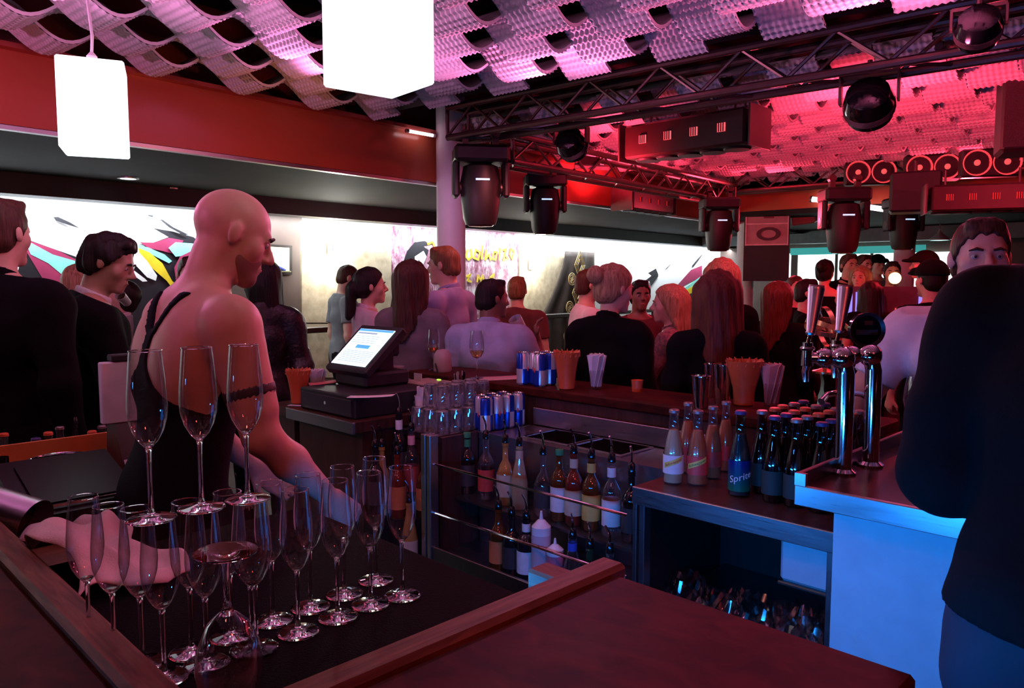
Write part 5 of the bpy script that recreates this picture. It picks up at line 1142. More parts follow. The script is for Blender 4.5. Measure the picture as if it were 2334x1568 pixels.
MB().add([(-0.13, -0.16, 0), (0.15, -0.16, 0), (0.15, 0.14, 0), (-0.13, 0.14, 0), (-0.13, -0.16, 0.075), (0.15, -0.16, 0.075), (0.15, 0.14, 0.16), (-0.13, 0.14, 0.16)], [(3, 2, 1, 0), (0, 1, 5, 4), (1, 2, 6, 5), (2, 3, 7, 6), (3, 0, 4, 7), (4, 5, 6, 7)]).build('box_body', mat('satin_black_lid', (0.006, 0.005, 0.005), 0.3, spec=0.12), t, smooth=False)
MB().box((-0.134, -0.02, 0.05), (0.006, 0.22, 0.07), bev=0.002).build('end_plate', M_panel, t); MB().box((0.01, -0.01, 0.122), (0.20, 0.22, 0.006), Matrix.Rotation(math.radians(15.8), 3, 'X')).build('glossy_lid', mat('satin_black_lid', (0.006, 0.005, 0.005), 0.3, spec=0.12), t)
MB().box((0.01, -0.135, 0.090), (0.20, 0.008, 0.006)).build('lid_trim', M_chrome, t)
t = bar_thing('order_screen', 'white-backed order screen with black top on a vented stand', 'screen', 0.92, 2.62, 0.9505)
MB().add([(-0.10, -0.10, 0), (0.10, -0.10, 0), (0.10, 0.10, 0), (-0.10, 0.10, 0), (-0.10, 0.0, 0.19), (0.10, 0.0, 0.19), (0.10, 0.08, 0.19), (-0.10, 0.08, 0.19)], [(3, 2, 1, 0), (0, 1, 5, 4), (1, 2, 6, 5), (2, 3, 7, 6), (3, 0, 4, 7), (4, 5, 6, 7)]).build('stand', mat('brown_black_plastic', (0.05, 0.025, 0.02), 0.4), t, smooth=False)
vz = MB().add([(-0.098, -0.101, 0.012), (0.098, -0.101, 0.012), (0.098, -0.062, 0.085), (-0.098, -0.062, 0.085)], [(0, 1, 2, 3)]).build('vent_plate', M_panel, t, smooth=False)
for k in range(6): MB().box((-0.08 + 0.032 * k, -0.066, 0.072), (0.02, 0.006, 0.008), Matrix.Rotation(math.radians(60), 3, 'X')).build('vent_slot', M_blk, vz)
MB().box((-0.02, 0.03, 0.29), (0.22, 0.035, 0.20), bev=0.004).build('white_back', mat('white_screen_back', (0.66, 0.70, 0.74), 0.5), t); MB().box((-0.0, 0.03, 0.402), (0.20, 0.05, 0.022), bev=0.004).build('top_cap', M_blk, t)
# towel and scoop on the ledge end
random.seed(9); vs_, fs_ = [], []; nu, nv = 34, 26
for i in range(nu + 1):
    for j in range(nv + 1):
        a, b = i / nu, j / nv; x_ = 0.358 + 0.19 * a; y_ = 1.36 + 0.42 * b
        zz = 1.0745 + 0.085 * math.exp(-((a - 0.15) ** 2) / 0.09 - ((b - 0.45) ** 2) / 0.10) + 0.045 * math.exp(-((a - 0.6) ** 2) / 0.05 - ((b - 0.75) ** 2) / 0.06) + 0.010 * math.sin(a * 13 + b * 6) * (0.4 + b) + 0.006 * math.sin(a * 5 - b * 19)
        vs_.append((x_ + 0.02 * math.sin(b * 9), y_ + 0.02 * math.sin(a * 8), max(1.0715, zz)))
for i in range(nu):
    for j in range(nv): k = i * (nv + 1) + j; fs_.append((k, k + 1, k + nv + 2, k + nv + 1))
t = bar_thing('bar_towel', 'crumpled pinkish white bar towel behind the left flutes', 'towel'); o = MB().add(vs_, fs_).build('towel_cloth', mat('white_towel_cloth', (0.78, 0.66, 0.68), 0.9, bump=0.25, bscale=250), t, angle=180); md = o.modifiers.new('solid', 'SOLIDIFY'); md.thickness = 0.003; md.offset = 1
p0, p1 = PY(-40, 1150, 1.62), PY(82, 1192, 1.60)
t = thing('steel_cup', 'steel cup lying on its side on the bar towel', 'cup', p0); MB().tube([Vector((0, 0, 0)), p1 - p0], [0.046, 0.050], 28, caps=False).build('cup_wall', M_steel, t); dvv = (p1 - p0).normalized()
MB().cyl(dvv * 0.004, dvv * 0.007, 0.045, n=28).build('cup_base', M_steel, t); MB().cyl((p1 - p0) - dvv * 0.05, (p1 - p0) - dvv * 0.048, 0.046, n=28).build('inside_shade_disc', M_blk, t)  # black disc stands in for the shade inside the cup
t = thing('steel_bottle', 'steel flask standing at the left edge behind the towel', 'flask', PZ(8, 1150, 0.9505)); MB().lathe([(0.035, 0), (0.036, 0.005), (0.036, 0.10), (0.030, 0.11), (0.018, 0.12)], 22).build('flask_body', M_chrome, t); MB().lathe([(0.018, 0.12), (0.02, 0.122), (0.02, 0.14), (0, 0.142)], 16).build('flask_lid', M_blkgloss, t)

# ================================================================== PEOPLE: bodies grown from distance fields
class Field:
    def __init__(self, lo, hi, vox):
        self.lo = np.array(lo, dtype=np.float64); self.v = vox
        self.n = np.maximum(np.ceil((np.array(hi) - self.lo) / vox).astype(int) + 1, 4)
        self.ax = [self.lo[i] + vox * np.arange(self.n[i]) for i in range(3)]
        self.F = np.full(tuple(self.n), 0.5, dtype=np.float32)
    def block(self, lo, hi):
        s = []
        for i in range(3):
            a = int(max(0, math.floor((lo[i] - self.lo[i]) / self.v))); b = int(min(self.n[i], math.ceil((hi[i] - self.lo[i]) / self.v) + 1))
            if b <= a: return None
            s.append(slice(a, b))
        X = self.ax[0][s[0]][:, None, None]; Y = self.ax[1][s[1]][None, :, None]; Z = self.ax[2][s[2]][None, None, :]
        return tuple(s), X, Y, Z
    def put(self, s, d, k, mode='add'):
        a = self.F[s]; d = d.astype(np.float32)
        if mode == 'add':
            h = np.clip(0.5 + 0.5 * (a - d) / k, 0, 1); self.F[s] = a + (d - a) * h - k * h * (1 - h)
        else:
            d = -d; h = np.clip(0.5 - 0.5 * (a - d) / k, 0, 1); self.F[s] = a + (d - a) * h + k * h * (1 - h)
    def prim(self, p, grow=0.0, mode='add'):
        t, k = p['t'], p['k']
        if t == 'cap':
            a, b, r0, r1 = p['a'], p['b'], p['r0'] + grow, p['r1'] + grow; m = max(r0, r1) + k + 0.03
            lo = [min(a[i], b[i]) - m for i in range(3)]; hi = [max(a[i], b[i]) + m for i in range(3)]
            B_ = self.block(lo, hi)
            if B_ is None: return
            s, X, Y, Z = B_; ba = [b[i] - a[i] for i in range(3)]; l2 = sum(c * c for c in ba) + 1e-12
            px, py, pz = X - a[0], Y - a[1], Z - a[2]
            h = np.clip((px * ba[0] + py * ba[1] + pz * ba[2]) / l2, 0, 1)
            d = np.sqrt((px - h * ba[0]) ** 2 + (py - h * ba[1]) ** 2 + (pz - h * ba[2]) ** 2) - (r0 + (r1 - r0) * h)
        else:
            c, r, M = p['c'], [x + grow for x in p['r']], p['M']; m = max(r) + k + 0.03
            B_ = self.block([c[i] - m for i in range(3)], [c[i] + m for i in range(3)])
            if B_ is None: return
            s, X, Y, Z = B_; px, py, pz = X - c[0], Y - c[1], Z - c[2]
            if M is not None:   # world -> local
                px, py, pz = (M[0][0] * px + M[1][0] * py + M[2][0] * pz, M[0][1] * px + M[1][1] * py + M[2][1] * pz, M[0][2] * px + M[1][2] * py + M[2][2] * pz)
            k0 = np.sqrt((px / r[0]) ** 2 + (py / r[1]) ** 2 + (pz / r[2]) ** 2); k1 = np.sqrt((px / r[0] ** 2) ** 2 + (py / r[1] ** 2) ** 2 + (pz / r[2] ** 2) ** 2) + 1e-9
            d = k0 * (k0 - 1) / k1
        for (q, n) in p.get('cut', ()):
            d = np.maximum(d, (X - q[0]) * n[0] + (Y - q[1]) * n[1] + (Z - q[2]) * n[2])
        self.put(s, np.broadcast_to(d, self.F[s].shape), k, mode)
    def grid(self): return self.ax[0][:, None, None], self.ax[1][None, :, None], self.ax[2][None, None, :]
    def mesh(self, name, material):
        F = self.F; n = F.shape; S = F < 0
        cnt = np.zeros((n[0] - 1, n[1] - 1, n[2] - 1), dtype=np.int8)
        for i in (0, 1):
            for j in (0, 1):
                for k in (0, 1): cnt += S[i:n[0] - 1 + i, j:n[1] - 1 + j, k:n[2] - 1 + k]
        act = (cnt > 0) & (cnt < 8); I, J, K = np.nonzero(act)
        if len(I) == 0: return None
        vid = np.full(act.shape, -1, dtype=np.int32); vid[I, J, K] = np.arange(len(I))
        acc = np.zeros((len(I), 3)); w = np.zeros(len(I))
        C = [(i, j, k) for i in (0, 1) for j in (0, 1) for k in (0, 1)]
        val = {c: F[I + c[0], J + c[1], K + c[2]].astype(np.float64) for c in C}
        for c in C:
            for axx in range(3):
                if c[axx] == 0:
                    e = list(c); e[axx] = 1; e = tuple(e); a, b = val[c], val[e]; m = (a < 0) != (b < 0)
                    t = np.where(m, a / np.where(np.abs(a - b) < 1e-12, 1, a - b), 0)
                    for q in range(3): acc[:, q] += m * (c[q] + (t if q == axx else 0))
                    w += m
        V = (np.stack([I, J, K], -1) + acc / w[:, None]) * self.v + self.lo
        Q = []
        for axx in range(3):
            s0 = [slice(None)] * 3; s1 = [slice(None)] * 3; s0[axx] = slice(0, n[axx] - 1); s1[axx] = slice(1, n[axx])
            o1, o2 = [q for q in range(3) if q != axx]
            E0, E1 = S[tuple(s0)], S[tuple(s1)]; D = E0 != E1
            idx = np.nonzero(D); ok = (idx[o1] > 0) & (idx[o2] > 0) & (idx[o1] < n[o1] - 1) & (idx[o2] < n[o2] - 1)
            idx = [q[ok] for q in idx]; inside = E0[tuple(idx)]
            def cell(d1, d2):
                p = [q.copy() for q in idx]; p[o1] = p[o1] + d1; p[o2] = p[o2] + d2; return vid[tuple(p)]
            q4 = np.stack([cell(-1, -1), cell(0, -1), cell(0, 0), cell(-1, 0)], -1)
            flip = inside if axx != 1 else ~inside
            q4[~flip] = q4[~flip][:, ::-1]
            Q.append(q4)
        Q = np.concatenate(Q); Q = Q[(Q >= 0).all(1)]
        return fast_mesh(name, V, Q, material)

def E_(c, r, k=0.03, M=None, **kw): return dict(t='ell', c=tuple(c), r=tuple(r), k=k, M=M, **kw)
def C_(a, b, r0, r1=None, k=0.03, **kw): return dict(t='cap', a=tuple(a), b=tuple(b), r0=r0, r1=r0 if r1 is None else r1, k=k, **kw)
def bounds(prims, grow):
    lo, hi = [9] * 3, [-9] * 3
    for p in prims:
        if p['t'] == 'cap': m = max(p['r0'], p['r1']); pts = (p['a'], p['b'])
        else: m = max(p['r']); pts = (p['c'],)
        for q in pts:
            for i in range(3): lo[i] = min(lo[i], q[i] - m); hi[i] = max(hi[i], q[i] + m)
    return [x - grow - 0.04 for x in lo], [x + grow + 0.04 for x in hi]
def grow_mesh(name, prims, vox, material, parent, scale, grow=0.0, cut=None, subs=(), wob=0.0, wfun=None, post=()):
    lo, hi = bounds(prims, grow); f = Field(lo, hi, vox)
    for p in prims: f.prim(p, grow)
    for p in subs: f.prim(p, 0.0, 'sub')
    for p in post: f.prim(p)
    X, Y, Z = f.grid()
    if wob: f.F += (wob * np.sin(21 * Z + 9 * X + 4 * Y) * np.sin(13 * X - 7 * Z + 11 * Y + 1.3) + 0.5 * wob * np.sin(43 * Z - 17 * X) * np.sin(31 * Y + 9 * Z)).astype(np.float32)
    if wfun is not None: f.F += wfun(X, Y, Z).astype(np.float32)
    if cut is not None: f.F = np.maximum(f.F, cut(X, Y, Z).astype(np.float32))
    me = f.mesh(name, material)
    if me is None: return None
    o = link_mesh(name, me, None, parent); o.scale = (scale,) * 3; return o

SKIN = dict(light=mat('fair_skin', (0.62, 0.36, 0.27), 0.5, var=0.06, scale=25), tan=mat('tanned_skin', (0.46, 0.25, 0.17), 0.5, var=0.06, scale=25), dark=mat('brown_skin', (0.24, 0.11, 0.07), 0.45, var=0.06, scale=25))
def hair_mat(name, c1, c2):
    if name in MATS: return MATS[name]
    m, N, L, P = nodes_of(name); tc = N.new('ShaderNodeTexCoord'); mp = N.new('ShaderNodeMapping'); mp.inputs['Scale'].default_value = (60, 60, 6)
    nz = N.new('ShaderNodeTexNoise'); nz.inputs['Scale'].default_value = 2.0; nz.inputs['Detail'].default_value = 5; rp = N.new('ShaderNodeValToRGB'); rp.color_ramp.elements[0].position = .3; rp.color_ramp.elements[1].position = .7
    rp.color_ramp.elements[0].color = c4(c1); rp.color_ramp.elements[1].color = c4(c2); b = N.new('ShaderNodeBump'); b.inputs['Strength'].default_value = 0.6; b.inputs['Distance'].default_value = 0.006
    L.new(tc.outputs['Object'], mp.inputs['Vector']); L.new(mp.outputs[0], nz.inputs['Vector']); L.new(nz.outputs['Fac'], rp.inputs[0]); L.new(rp.outputs[0], P.inputs['Base Color']); L.new(nz.outputs['Fac'], b.inputs['Height']); L.new(b.outputs[0], P.inputs['Normal'])
    P.inputs['Roughness'].default_value = 0.5; P.inputs['Specular IOR Level'].default_value = 0.2; MATS[name] = m; return m
HAIR = dict(black=hair_mat('black_hair', (0.006, 0.004, 0.004), (0.02, 0.012, 0.010)), brown=hair_mat('brown_hair', (0.03, 0.012, 0.007), (0.09, 0.035, 0.02)), red=hair_mat('auburn_hair', (0.05, 0.010, 0.006), (0.14, 0.03, 0.015)),
            blond=hair_mat('blond_hair', (0.20, 0.10, 0.05), (0.50, 0.30, 0.17)), light=hair_mat('light_brown_hair', (0.10, 0.045, 0.02), (0.26, 0.12, 0.055)))
CLOTH = dict(black=mat('black_cloth', (0.0038, 0.0034, 0.0038), 0.9, bump=0.15, bscale=300, spec=0.1), navy=mat('navy_jersey', (0.008, 0.008, 0.014), 0.85, bump=0.15, bscale=300, spec=0.1), grey=mat('grey_wool', (0.16, 0.17, 0.18), 0.85, bump=0.2, bscale=200), ltgrey=mat('light_grey_wool', (0.30, 0.34, 0.36), 0.85, bump=0.2, bscale=200), white=mat('white_cotton', (0.72, 0.68, 0.70), 0.85, bump=0.15, bscale=250),
             blue=mat('pale_blue_shirt', (0.38, 0.44, 0.60), 0.8, bump=0.15, bscale=250), violet=mat('violet_blue_shirt', (0.24, 0.24, 0.45), 0.8), pink=mat('pale_pink_top', (0.66, 0.52, 0.58), 0.8), leather=mat('black_leather', (0.012, 0.010, 0.010), 0.35, bump=0.5, bscale=60), maroon=mat('maroon_cloth', (0.10, 0.02, 0.02), 0.85),
             jeans=mat('dark_jeans', (0.007, 0.009, 0.02), 0.85), taupe=mat('grey_taupe_knit', (0.17, 0.145, 0.15), 0.85, bump=0.2, bscale=200), pattern=mat('patterned_blouse', (0.30, 0.13, 0.11), 0.8, scale=55, alt=(0.06, 0.03, 0.05)), orange=mat('orange_shirt', (0.50, 0.15, 0.07), 0.85))
M_eye = mat('eye_white', (0.40, 0.34, 0.32), 0.3); M_iris = mat('eye_iris', (0.03, 0.02, 0.018), 0.15); M_lip = mat('lip_skin', (0.45, 0.16, 0.14), 0.45)

def person(label, u, v, d, yaw=0, head=(0, 0, 0), lean=(0, 0), arms=None, hair=('short', 'brown'), top=('tee', 'black'), legs='black', skin='light', vox=0.012, bulk=1.0, female=False, face=False, beard=None, group=None, xyz=None, hem=0.79):
    """(u, v): where the crown of the head shows; d: distance ahead of the camera; yaw 0 faces away, 90 faces the picture's right"""
    Rt = Matrix.Rotation(math.radians(-lean[0]), 3, 'X') @ Matrix.Rotation(math.radians(lean[1]), 3, 'Y')
    piv = Vector((0, 0, 0.95)); T = lambda p: piv + Rt @ (Vector(p) - piv)
    Rh = Rt @ Matrix.Rotation(math.radians(-head[0]), 3, 'Z') @ Matrix.Rotation(math.radians(-head[1]), 3, 'X') @ Matrix.Rotation(math.radians(head[2]), 3, 'Y')
    nb = T((0, -0.005, 1.475)); HO = nb + Rh @ Vector((0, 0.012, 0.15)); Hd = lambda p: HO + Rh @ Vector(p)
    sw = 0.158 if female else 0.185 * (0.6 + 0.4 * bulk); bw = 0.90 if female else 1.0
    torso = [E_(T((0, -0.005, 1.27)), (0.155 * bw * bulk, 0.105 * bw * bulk, 0.19), 0.05, Rt), E_(T((0, 0.0, 1.08)), (0.132 * bw * bulk, 0.098 * bw, 0.15), 0.05, Rt), E_(T((0, -0.01, 0.95)), (0.155, 0.115, 0.12), 0.05, Rt),
             C_(T((-sw * 0.85, -0.012, 1.395)), T((sw * 0.85, -0.012, 1.395)), 0.056 * bulk, None, 0.05), C_(T((-0.06, -0.03, 1.43)), T((0.06, -0.03, 1.43)), 0.045 * bulk, None, 0.05)]
    if bulk > 1.05: torso += [E_(T((s * 0.085, -0.075, 1.30)), (0.085, 0.05, 0.12), 0.04, Rt) for s in (-1, 1)] + [E_(T((s * 0.08, 0.065, 1.30)), (0.085, 0.05, 0.08), 0.04, Rt) for s in (-1, 1)]
    if female: torso += [E_(T((s * 0.07, 0.075, 1.24)), (0.062, 0.06, 0.065), 0.04, Rt) for s in (-1, 1)]
    neck = [C_(T((0, -0.018, 1.42)), Hd((0, -0.025, -0.06)), (0.060 if not female else 0.048) * (0.7 + 0.3 * bulk), (0.054 if not female else 0.044) * (0.75 + 0.25 * bulk), 0.035)]
    hs = 1.0
    headp = [E_(Hd((0, -0.012, 0.03)), (0.075, 0.096, 0.086), 0.02, Rh), E_(Hd((0, 0.022, -0.045)), (0.056, 0.066, 0.066), 0.03, Rh), C_(Hd((-0.012, 0.07, -0.094)), Hd((0.012, 0.07, -0.094)), 0.018, None, 0.025),
             E_(Hd((-0.042, 0.05, -0.02)), (0.024, 0.024, 0.028), 0.02, Rh), E_(Hd((0.042, 0.05, -0.02)), (0.024, 0.024, 0.028), 0.02, Rh), C_(Hd((-0.034, 0.074, 0.024)), Hd((0.034, 0.074, 0.024)), 0.012, None, 0.015),
             C_(Hd((0, 0.086, 0.014)), Hd((0, 0.108, -0.024)), 0.0075, 0.0125, 0.012), C_(Hd((-0.013, 0.094, -0.030)), Hd((0.013, 0.094, -0.030)), 0.008, None, 0.008), C_(Hd((-0.017, 0.084, -0.056)), Hd((0.017, 0.084, -0.056)), 0.0085, None, 0.010), C_(Hd((-0.013, 0.082, -0.068)), Hd((0.013, 0.082, -0.068)), 0.009, None, 0.010)]
    for s in (-1, 1): headp.append(E_(Hd((s * 0.079, -0.010, -0.004)), (0.009, 0.018, 0.029), 0.008, Rh @ Matrix.Rotation(math.radians(s * 18), 3, 'Z')))
    sub = [E_(Hd((s * 0.032, 0.096, 0.004)), (0.017, 0.015, 0.0085), 0.009, Rh) for s in (-1, 1)]
    arms = arms or {}; limb, sleeve, hands = [], [], []
    ua, fa = 0.047 * (0.4 + 0.6 * bulk) * (0.88 if female else 1), 0.038 * (0.5 + 0.5 * bulk) * (0.9 if female else 1)
    kind = top[0]; joint = {}
    for s, nm in ((-1, 'L'), (1, 'R')):
        S = T((s * sw, -0.012, 1.385)); Ew, Wr = arms.get(nm, (None, None))
        Ew = Vector(Ew) if Ew else S + Vector((s * 0.06, -0.03, -0.275)); Wr = Vector(Wr) if Wr else Ew + Vector((-s * 0.01, 0.07, -0.235))
        joint[nm] = (S, Ew, Wr)
        limb += [E_(S + Vector((s * 0.005, 0, -0.012)), (ua * 1.25, ua * 1.25, ua * 1.4), 0.035), C_(S, Ew, ua * 1.08, fa * 1.02, 0.03), C_(S + (Ew - S) * .25, S + (Ew - S) * .75, ua * 1.05 * bulk, ua * 0.95 * bulk, 0.02), C_(Ew, Ew + (Wr - Ew) * 0.4, fa, fa * 1.05, 0.025), C_(Ew + (Wr - Ew) * 0.4, Wr, fa * 1.05, 0.024, 0.02)]
        dr = (Wr - Ew).normalized(); ax = dr.cross(Vector((0, 1, 0.2))); ax = ax.normalized() if ax.length > 0.2 else dr.cross(Vector((0, 0, 1))).normalized()
        lat = ax.cross(dr).normalized(); pn = -ax * s; fr = max(0.0088, vox * 0.72)
        for i, (o_, ln) in enumerate(((-0.027, 0.066), (-0.009, 0.076), (0.009, 0.072), (0.026, 0.056))):
            k0 = Wr + dr * 0.012 + lat * o_ * 0.6; k1 = Wr + dr * 0.085 + lat * o_; k2 = k1 + (dr * 0.85 + pn * 0.5).normalized() * ln * 0.55; k3 = k2 + (dr * 0.45 + pn * 0.9).normalized() * ln * 0.45
            hands += [C_(k0, k1, 0.016, 0.0125, 0.012), C_(k1, k2, fr * 1.1, fr, 0.004), C_(k2, k3, fr, fr * 0.9, 0.004)]
        th0 = Wr + dr * 0.025 - lat * 0.025; th1 = th0 + (dr * 0.7 - lat * 0.75 + pn * 0.3).normalized() * 0.042; hands += [C_(th0, th1, 0.014, fr * 1.15, 0.008), C_(th1, th1 + (dr * 0.9 - lat * 0.15 + pn * 0.4).normalized() * 0.03, fr * 1.15, fr, 0.004)]
        if kind in ('tee',):
            cp = S + (Ew - S) * 0.62; nn = (Ew - S).normalized(); sleeve += [E_(S + Vector((s * 0.005, 0, -0.012)), (ua * 1.3, ua * 1.3, ua * 1.4), 0.035), C_(S, Ew, ua * 1.25, ua * 1.2, 0.03, cut=[(cp, nn)])]
        elif kind in ('long', 'jacket'):
            j = 1.12 if kind == 'jacket' else 1.0; cp = Wr + (Ew - Wr) * 0.04; nn = (Wr - Ew).normalized()
            sleeve += [E_(S + Vector((s * 0.005, 0, -0.012)), (ua * 1.3 * j, ua * 1.3 * j, ua * 1.4), 0.035), C_(S, Ew, ua * 1.12 * j, fa * 1.12 * j, 0.03), C_(Ew, Wr, fa * 1.15 * j, 0.029 * j, 0.02, cut=[(cp, nn)])]
        elif kind == 'roll':
            cp = Ew + (Wr - Ew) * 0.35; nn = (Wr - Ew).normalized(); sleeve += [E_(S + Vector((s * 0.005, 0, -0.012)), (ua * 1.3, ua * 1.3, ua * 1.4), 0.035), C_(S, Ew, ua * 1.15, fa * 1.15, 0.03), C_(Ew, Wr, fa * 1.2, fa * 1.0, 0.02, cut=[(cp, nn)])]
    lg = []
    for s in (-1, 1):
        hip, kn, an = Vector((s * 0.085, -0.01, 0.90)), Vector((s * 0.095, 0.015, 0.49)), Vector((s * 0.10, -0.02, 0.075))
        lg += [C_(hip, kn, 0.085, 0.055, 0.04), C_(kn, an, 0.055, 0.038, 0.03)]
    feet = [C_((s * 0.10, -0.04, 0.045), (s * 0.125, 0.14, 0.035), 0.042, 0.034, 0.02) for s in (-1, 1)]
    # place
    hair_up = {'bald': 0.0, 'buzz': 0.004, 'short': 0.014, 'cap': 0.02, 'hood': 0.03}.get(hair[0], 0.018)
    crown_ = Hd((0, -0.02, 0.116 + hair_up)); tgt = PY(u, v, d) if xyz is None else Vector(xyz)
    sc_ = tgt.z / crown_.z; rz = -math.radians(yaw)
    off = Matrix.Rotation(rz, 3, 'Z') @ Vector((crown_.x, crown_.y, 0)) * sc_
    root = thing('person', label, 'person', (tgt.x - off.x, tgt.y - off.y, 0), rz, group)
    grow_mesh('body', torso + neck + headp + limb + hands + lg + feet, vox, SKIN[skin], root, sc_, subs=sub, post=[C_(Hd((s * (0.0315 - 0.012), 0.0775, zz)), Hd((s * (0.0315 + 0.013), 0.0735, zz - 0.001)), rr_, None, 0.004) for s in (-1, 1) for zz, rr_ in ((0.0125, 0.0068), (-0.0060, 0.0045))] if vox < 0.012 else [])
    cvox = max(vox, 0.009)
    ncut = T((0, 0.0, 1.462)); nn = Rt @ Vector((0, 0.35, 1.0)).normalized()
    def neckline(X, Y, Z): return (X - ncut.x) * nn.x + (Y - ncut.y) * nn.y + (Z - ncut.z) * nn.z
    g = {'tee': 0.012, 'long': 0.016, 'roll': 0.015, 'jacket': 0.026, 'tank': 0.006, 'dress': 0.008, 'vest': 0.010}[kind]
    hipc = [C_((-0.06, 0, 0.86), (0.06, 0, 0.86), 0.11, None, 0.05)]
    if kind == 'tank':
        Ri = Rt.transposed()
        def tank(X, Y, Z):
            dx, dy, dz = X - piv.x, Y - piv.y, Z - piv.z
            x = Ri[0][0] * dx + Ri[0][1] * dy + Ri[0][2] * dz; y = Ri[1][0] * dx + Ri[1][1] * dy + Ri[1][2] * dz; z = Ri[2][0] * dx + Ri[2][1] * dy + Ri[2][2] * dz + piv.z; ax_ = np.abs(x)
            wb = 0.020 + 0.9 * np.clip(1.285 - z, 0, 1) ** 1.55 * 4.2
            back = np.where(z > 1.34, np.abs(ax_ - (0.012 + 0.62 * (z - 1.34))) - 0.017, ax_ - wb)
            fr_ = np.where(z > 1.32, np.abs(ax_ - 0.072) - 0.018, ax_ - (0.09 + 0.9 * np.clip(1.32 - z, 0, 1) ** 1.2 * 3))
            return np.maximum(np.where(y < -0.01, back, fr_) * 0.7, z - 1.452)
        grow_mesh('tank_top', torso + neck + hipc, cvox * 0.8, CLOTH[top[1]], root, sc_, g, cut=tank)
    else:
        tp = torso + sleeve + hipc + ([C_(T((0, -0.02, 1.40)), Hd((0, -0.03, -0.09)), 0.060, 0.055, 0.03)] if kind != 'dress' else [])
        if kind == 'dress':
            dn = T((0, 0.0, 1.40)); neckline = lambda X, Y, Z: (Z - dn.z) + 0 * X + 0 * Y
        grow_mesh({'tee': 't_shirt', 'long': 'shirt', 'roll': 'shirt', 'jacket': 'jacket', 'dress': 'dress', 'vest': 'vest'}[kind], tp, cvox, CLOTH[top[1]], root, sc_, g, cut=(neckline if kind == 'dress' else (lambda X, Y, Z: np.maximum(neckline(X, Y, Z), hem - Z))), wob=0.005 if kind != 'jacket' else 0.006)
        if kind in ('long', 'roll', 'jacket') and vox < 0.0145:
            cm = CLOTH[top[2]] if len(top) > 2 else CLOTH[top[1]]
            rb = 0.067 if not female else 0.058
            def colr(X, Y, Z): return np.maximum(np.abs(neckline(X, Y, Z) - 0.004) - 0.020, 0)
            lo_ = T((0, -0.022, 1.44)); 
            grow_mesh('collar', [C_(T((0, -0.02, 1.40)), Hd((0, -0.026, -0.07)), rb + 0.006, rb - 0.002, 0.01)], min(cvox, 0.009), cm, root, sc_, 0.004, cut=lambda X, Y, Z: np.abs(neckline(X, Y, Z) - 0.004) - 0.024)
    grow_mesh('trousers', lg + hipc + [torso[2]], max(vox, 0.014), CLOTH[legs], root, sc_, 0.004 if kind == 'jacket' else 0.010, cut=lambda X, Y, Z: (Z - 0.965) + 0 * X + 0 * Y, wob=0.004)
    grow_mesh('shoes', feet, max(vox, 0.012), CLOTH['black'], root, sc_, 0.006)
    # hair
    hk, hc = hair[0], hair[1] if len(hair) > 1 else 'brown'; hv = min(max(vox * 0.8, 0.005), 0.011)
    Rhi = Rh.transposed()
    def loc(X, Y, Z):
        dx, dy, dz = X - HO.x, Y - HO.y, Z - HO.z
        return [Rhi[i][0] * dx + Rhi[i][1] * dy + Rhi[i][2] * dz for i in range(3)]
    cap0 = E_(Hd((0, -0.014, 0.034)), (0.080, 0.101, 0.092), 0.02, Rh); nape = E_(Hd((0, -0.05, -0.03)), (0.066, 0.056, 0.05), 0.03, Rh)
    def face_cut(y0=0.062, z0=0.070, y1=-0.012, z1=-0.035, zb=-0.075):
        dy, dz = y0 - y1, z0 - z1; l = math.hypot(dy, dz); ny, nz_ = dz / l, -dy / l
        def f(X, Y, Z):
            x, y, z = loc(X, Y, Z); return np.maximum((y - y0) * ny + (z - z0) * nz_, zb - z)
        return f
    ragged = lambda fc_: (lambda X, Y, Z: fc_(X, Y, Z) + 0.0035 * np.sin(210 * X + 90 * Z) + 0.003 * np.sin(120 * Y - 160 * X + 70 * Z))
    strand = lambda a: (lambda X, Y, Z: a * np.sin(95 * X + 30 * Y + 12 * Z) * np.sin(70 * Y - 40 * X) + a * 0.7 * np.sin(150 * X + 20 * Z))
    if hk in ('short', 'buzz', 'curly'):
        gr = {'short': 0.005, 'buzz': 0.001, 'curly': 0.011}[hk]
        capS = E_(Hd((0, -0.013, 0.033)), (0.0775, 0.0985, 0.0885), 0.02, Rh)
        pr = [capS, nape] + ([C_(Hd((-0.035, 0.045, 0.103)), Hd((0.04, 0.047, 0.105)), 0.011, None, 0.03)] if hk != 'buzz' else [])
        grow_mesh('hair', pr, hv, HAIR[hc], root, sc_, gr, cut=ragged(face_cut(0.076, 0.076, -0.002, -0.026, -0.07)), wfun=strand(0.006 if hk == 'curly' else 0.0018))
    elif hk in ('long', 'pony', 'bun', 'bob'):
        pr = [cap0, nape]
        if hk in ('long', 'bob'):
            ln = 0.40 if hk == 'long' else 0.20; up = Vector((0, 0, 1)); bk = Rh @ Vector((0, -1, 0)); bk.z = 0; bk = bk.normalized(); sd = Rh @ Vector((1, 0, 0))
            pr += [C_(Hd((0, -0.055, 0.02)), HO + bk * 0.085 - up * ln, 0.085, 0.070, 0.04)]
            for s in (-1, 1): pr += [C_(Hd((s * 0.070, -0.03, 0.03)), HO + sd * s * 0.085 + bk * 0.045 - up * ln * 0.9, 0.034, 0.042, 0.04)]
        if hk == 'pony': pr += [E_(Hd((0, -0.115, 0.0)), (0.03, 0.03, 0.03), 0.02, Rh), C_(Hd((0, -0.125, -0.01)), Hd((0, -0.15, -0.19)), 0.036, 0.022, 0.02)]
        if hk == 'bun': pr += [E_(Hd((0, -0.128, 0.055)), (0.042, 0.036, 0.040), 0.012, Rh)]
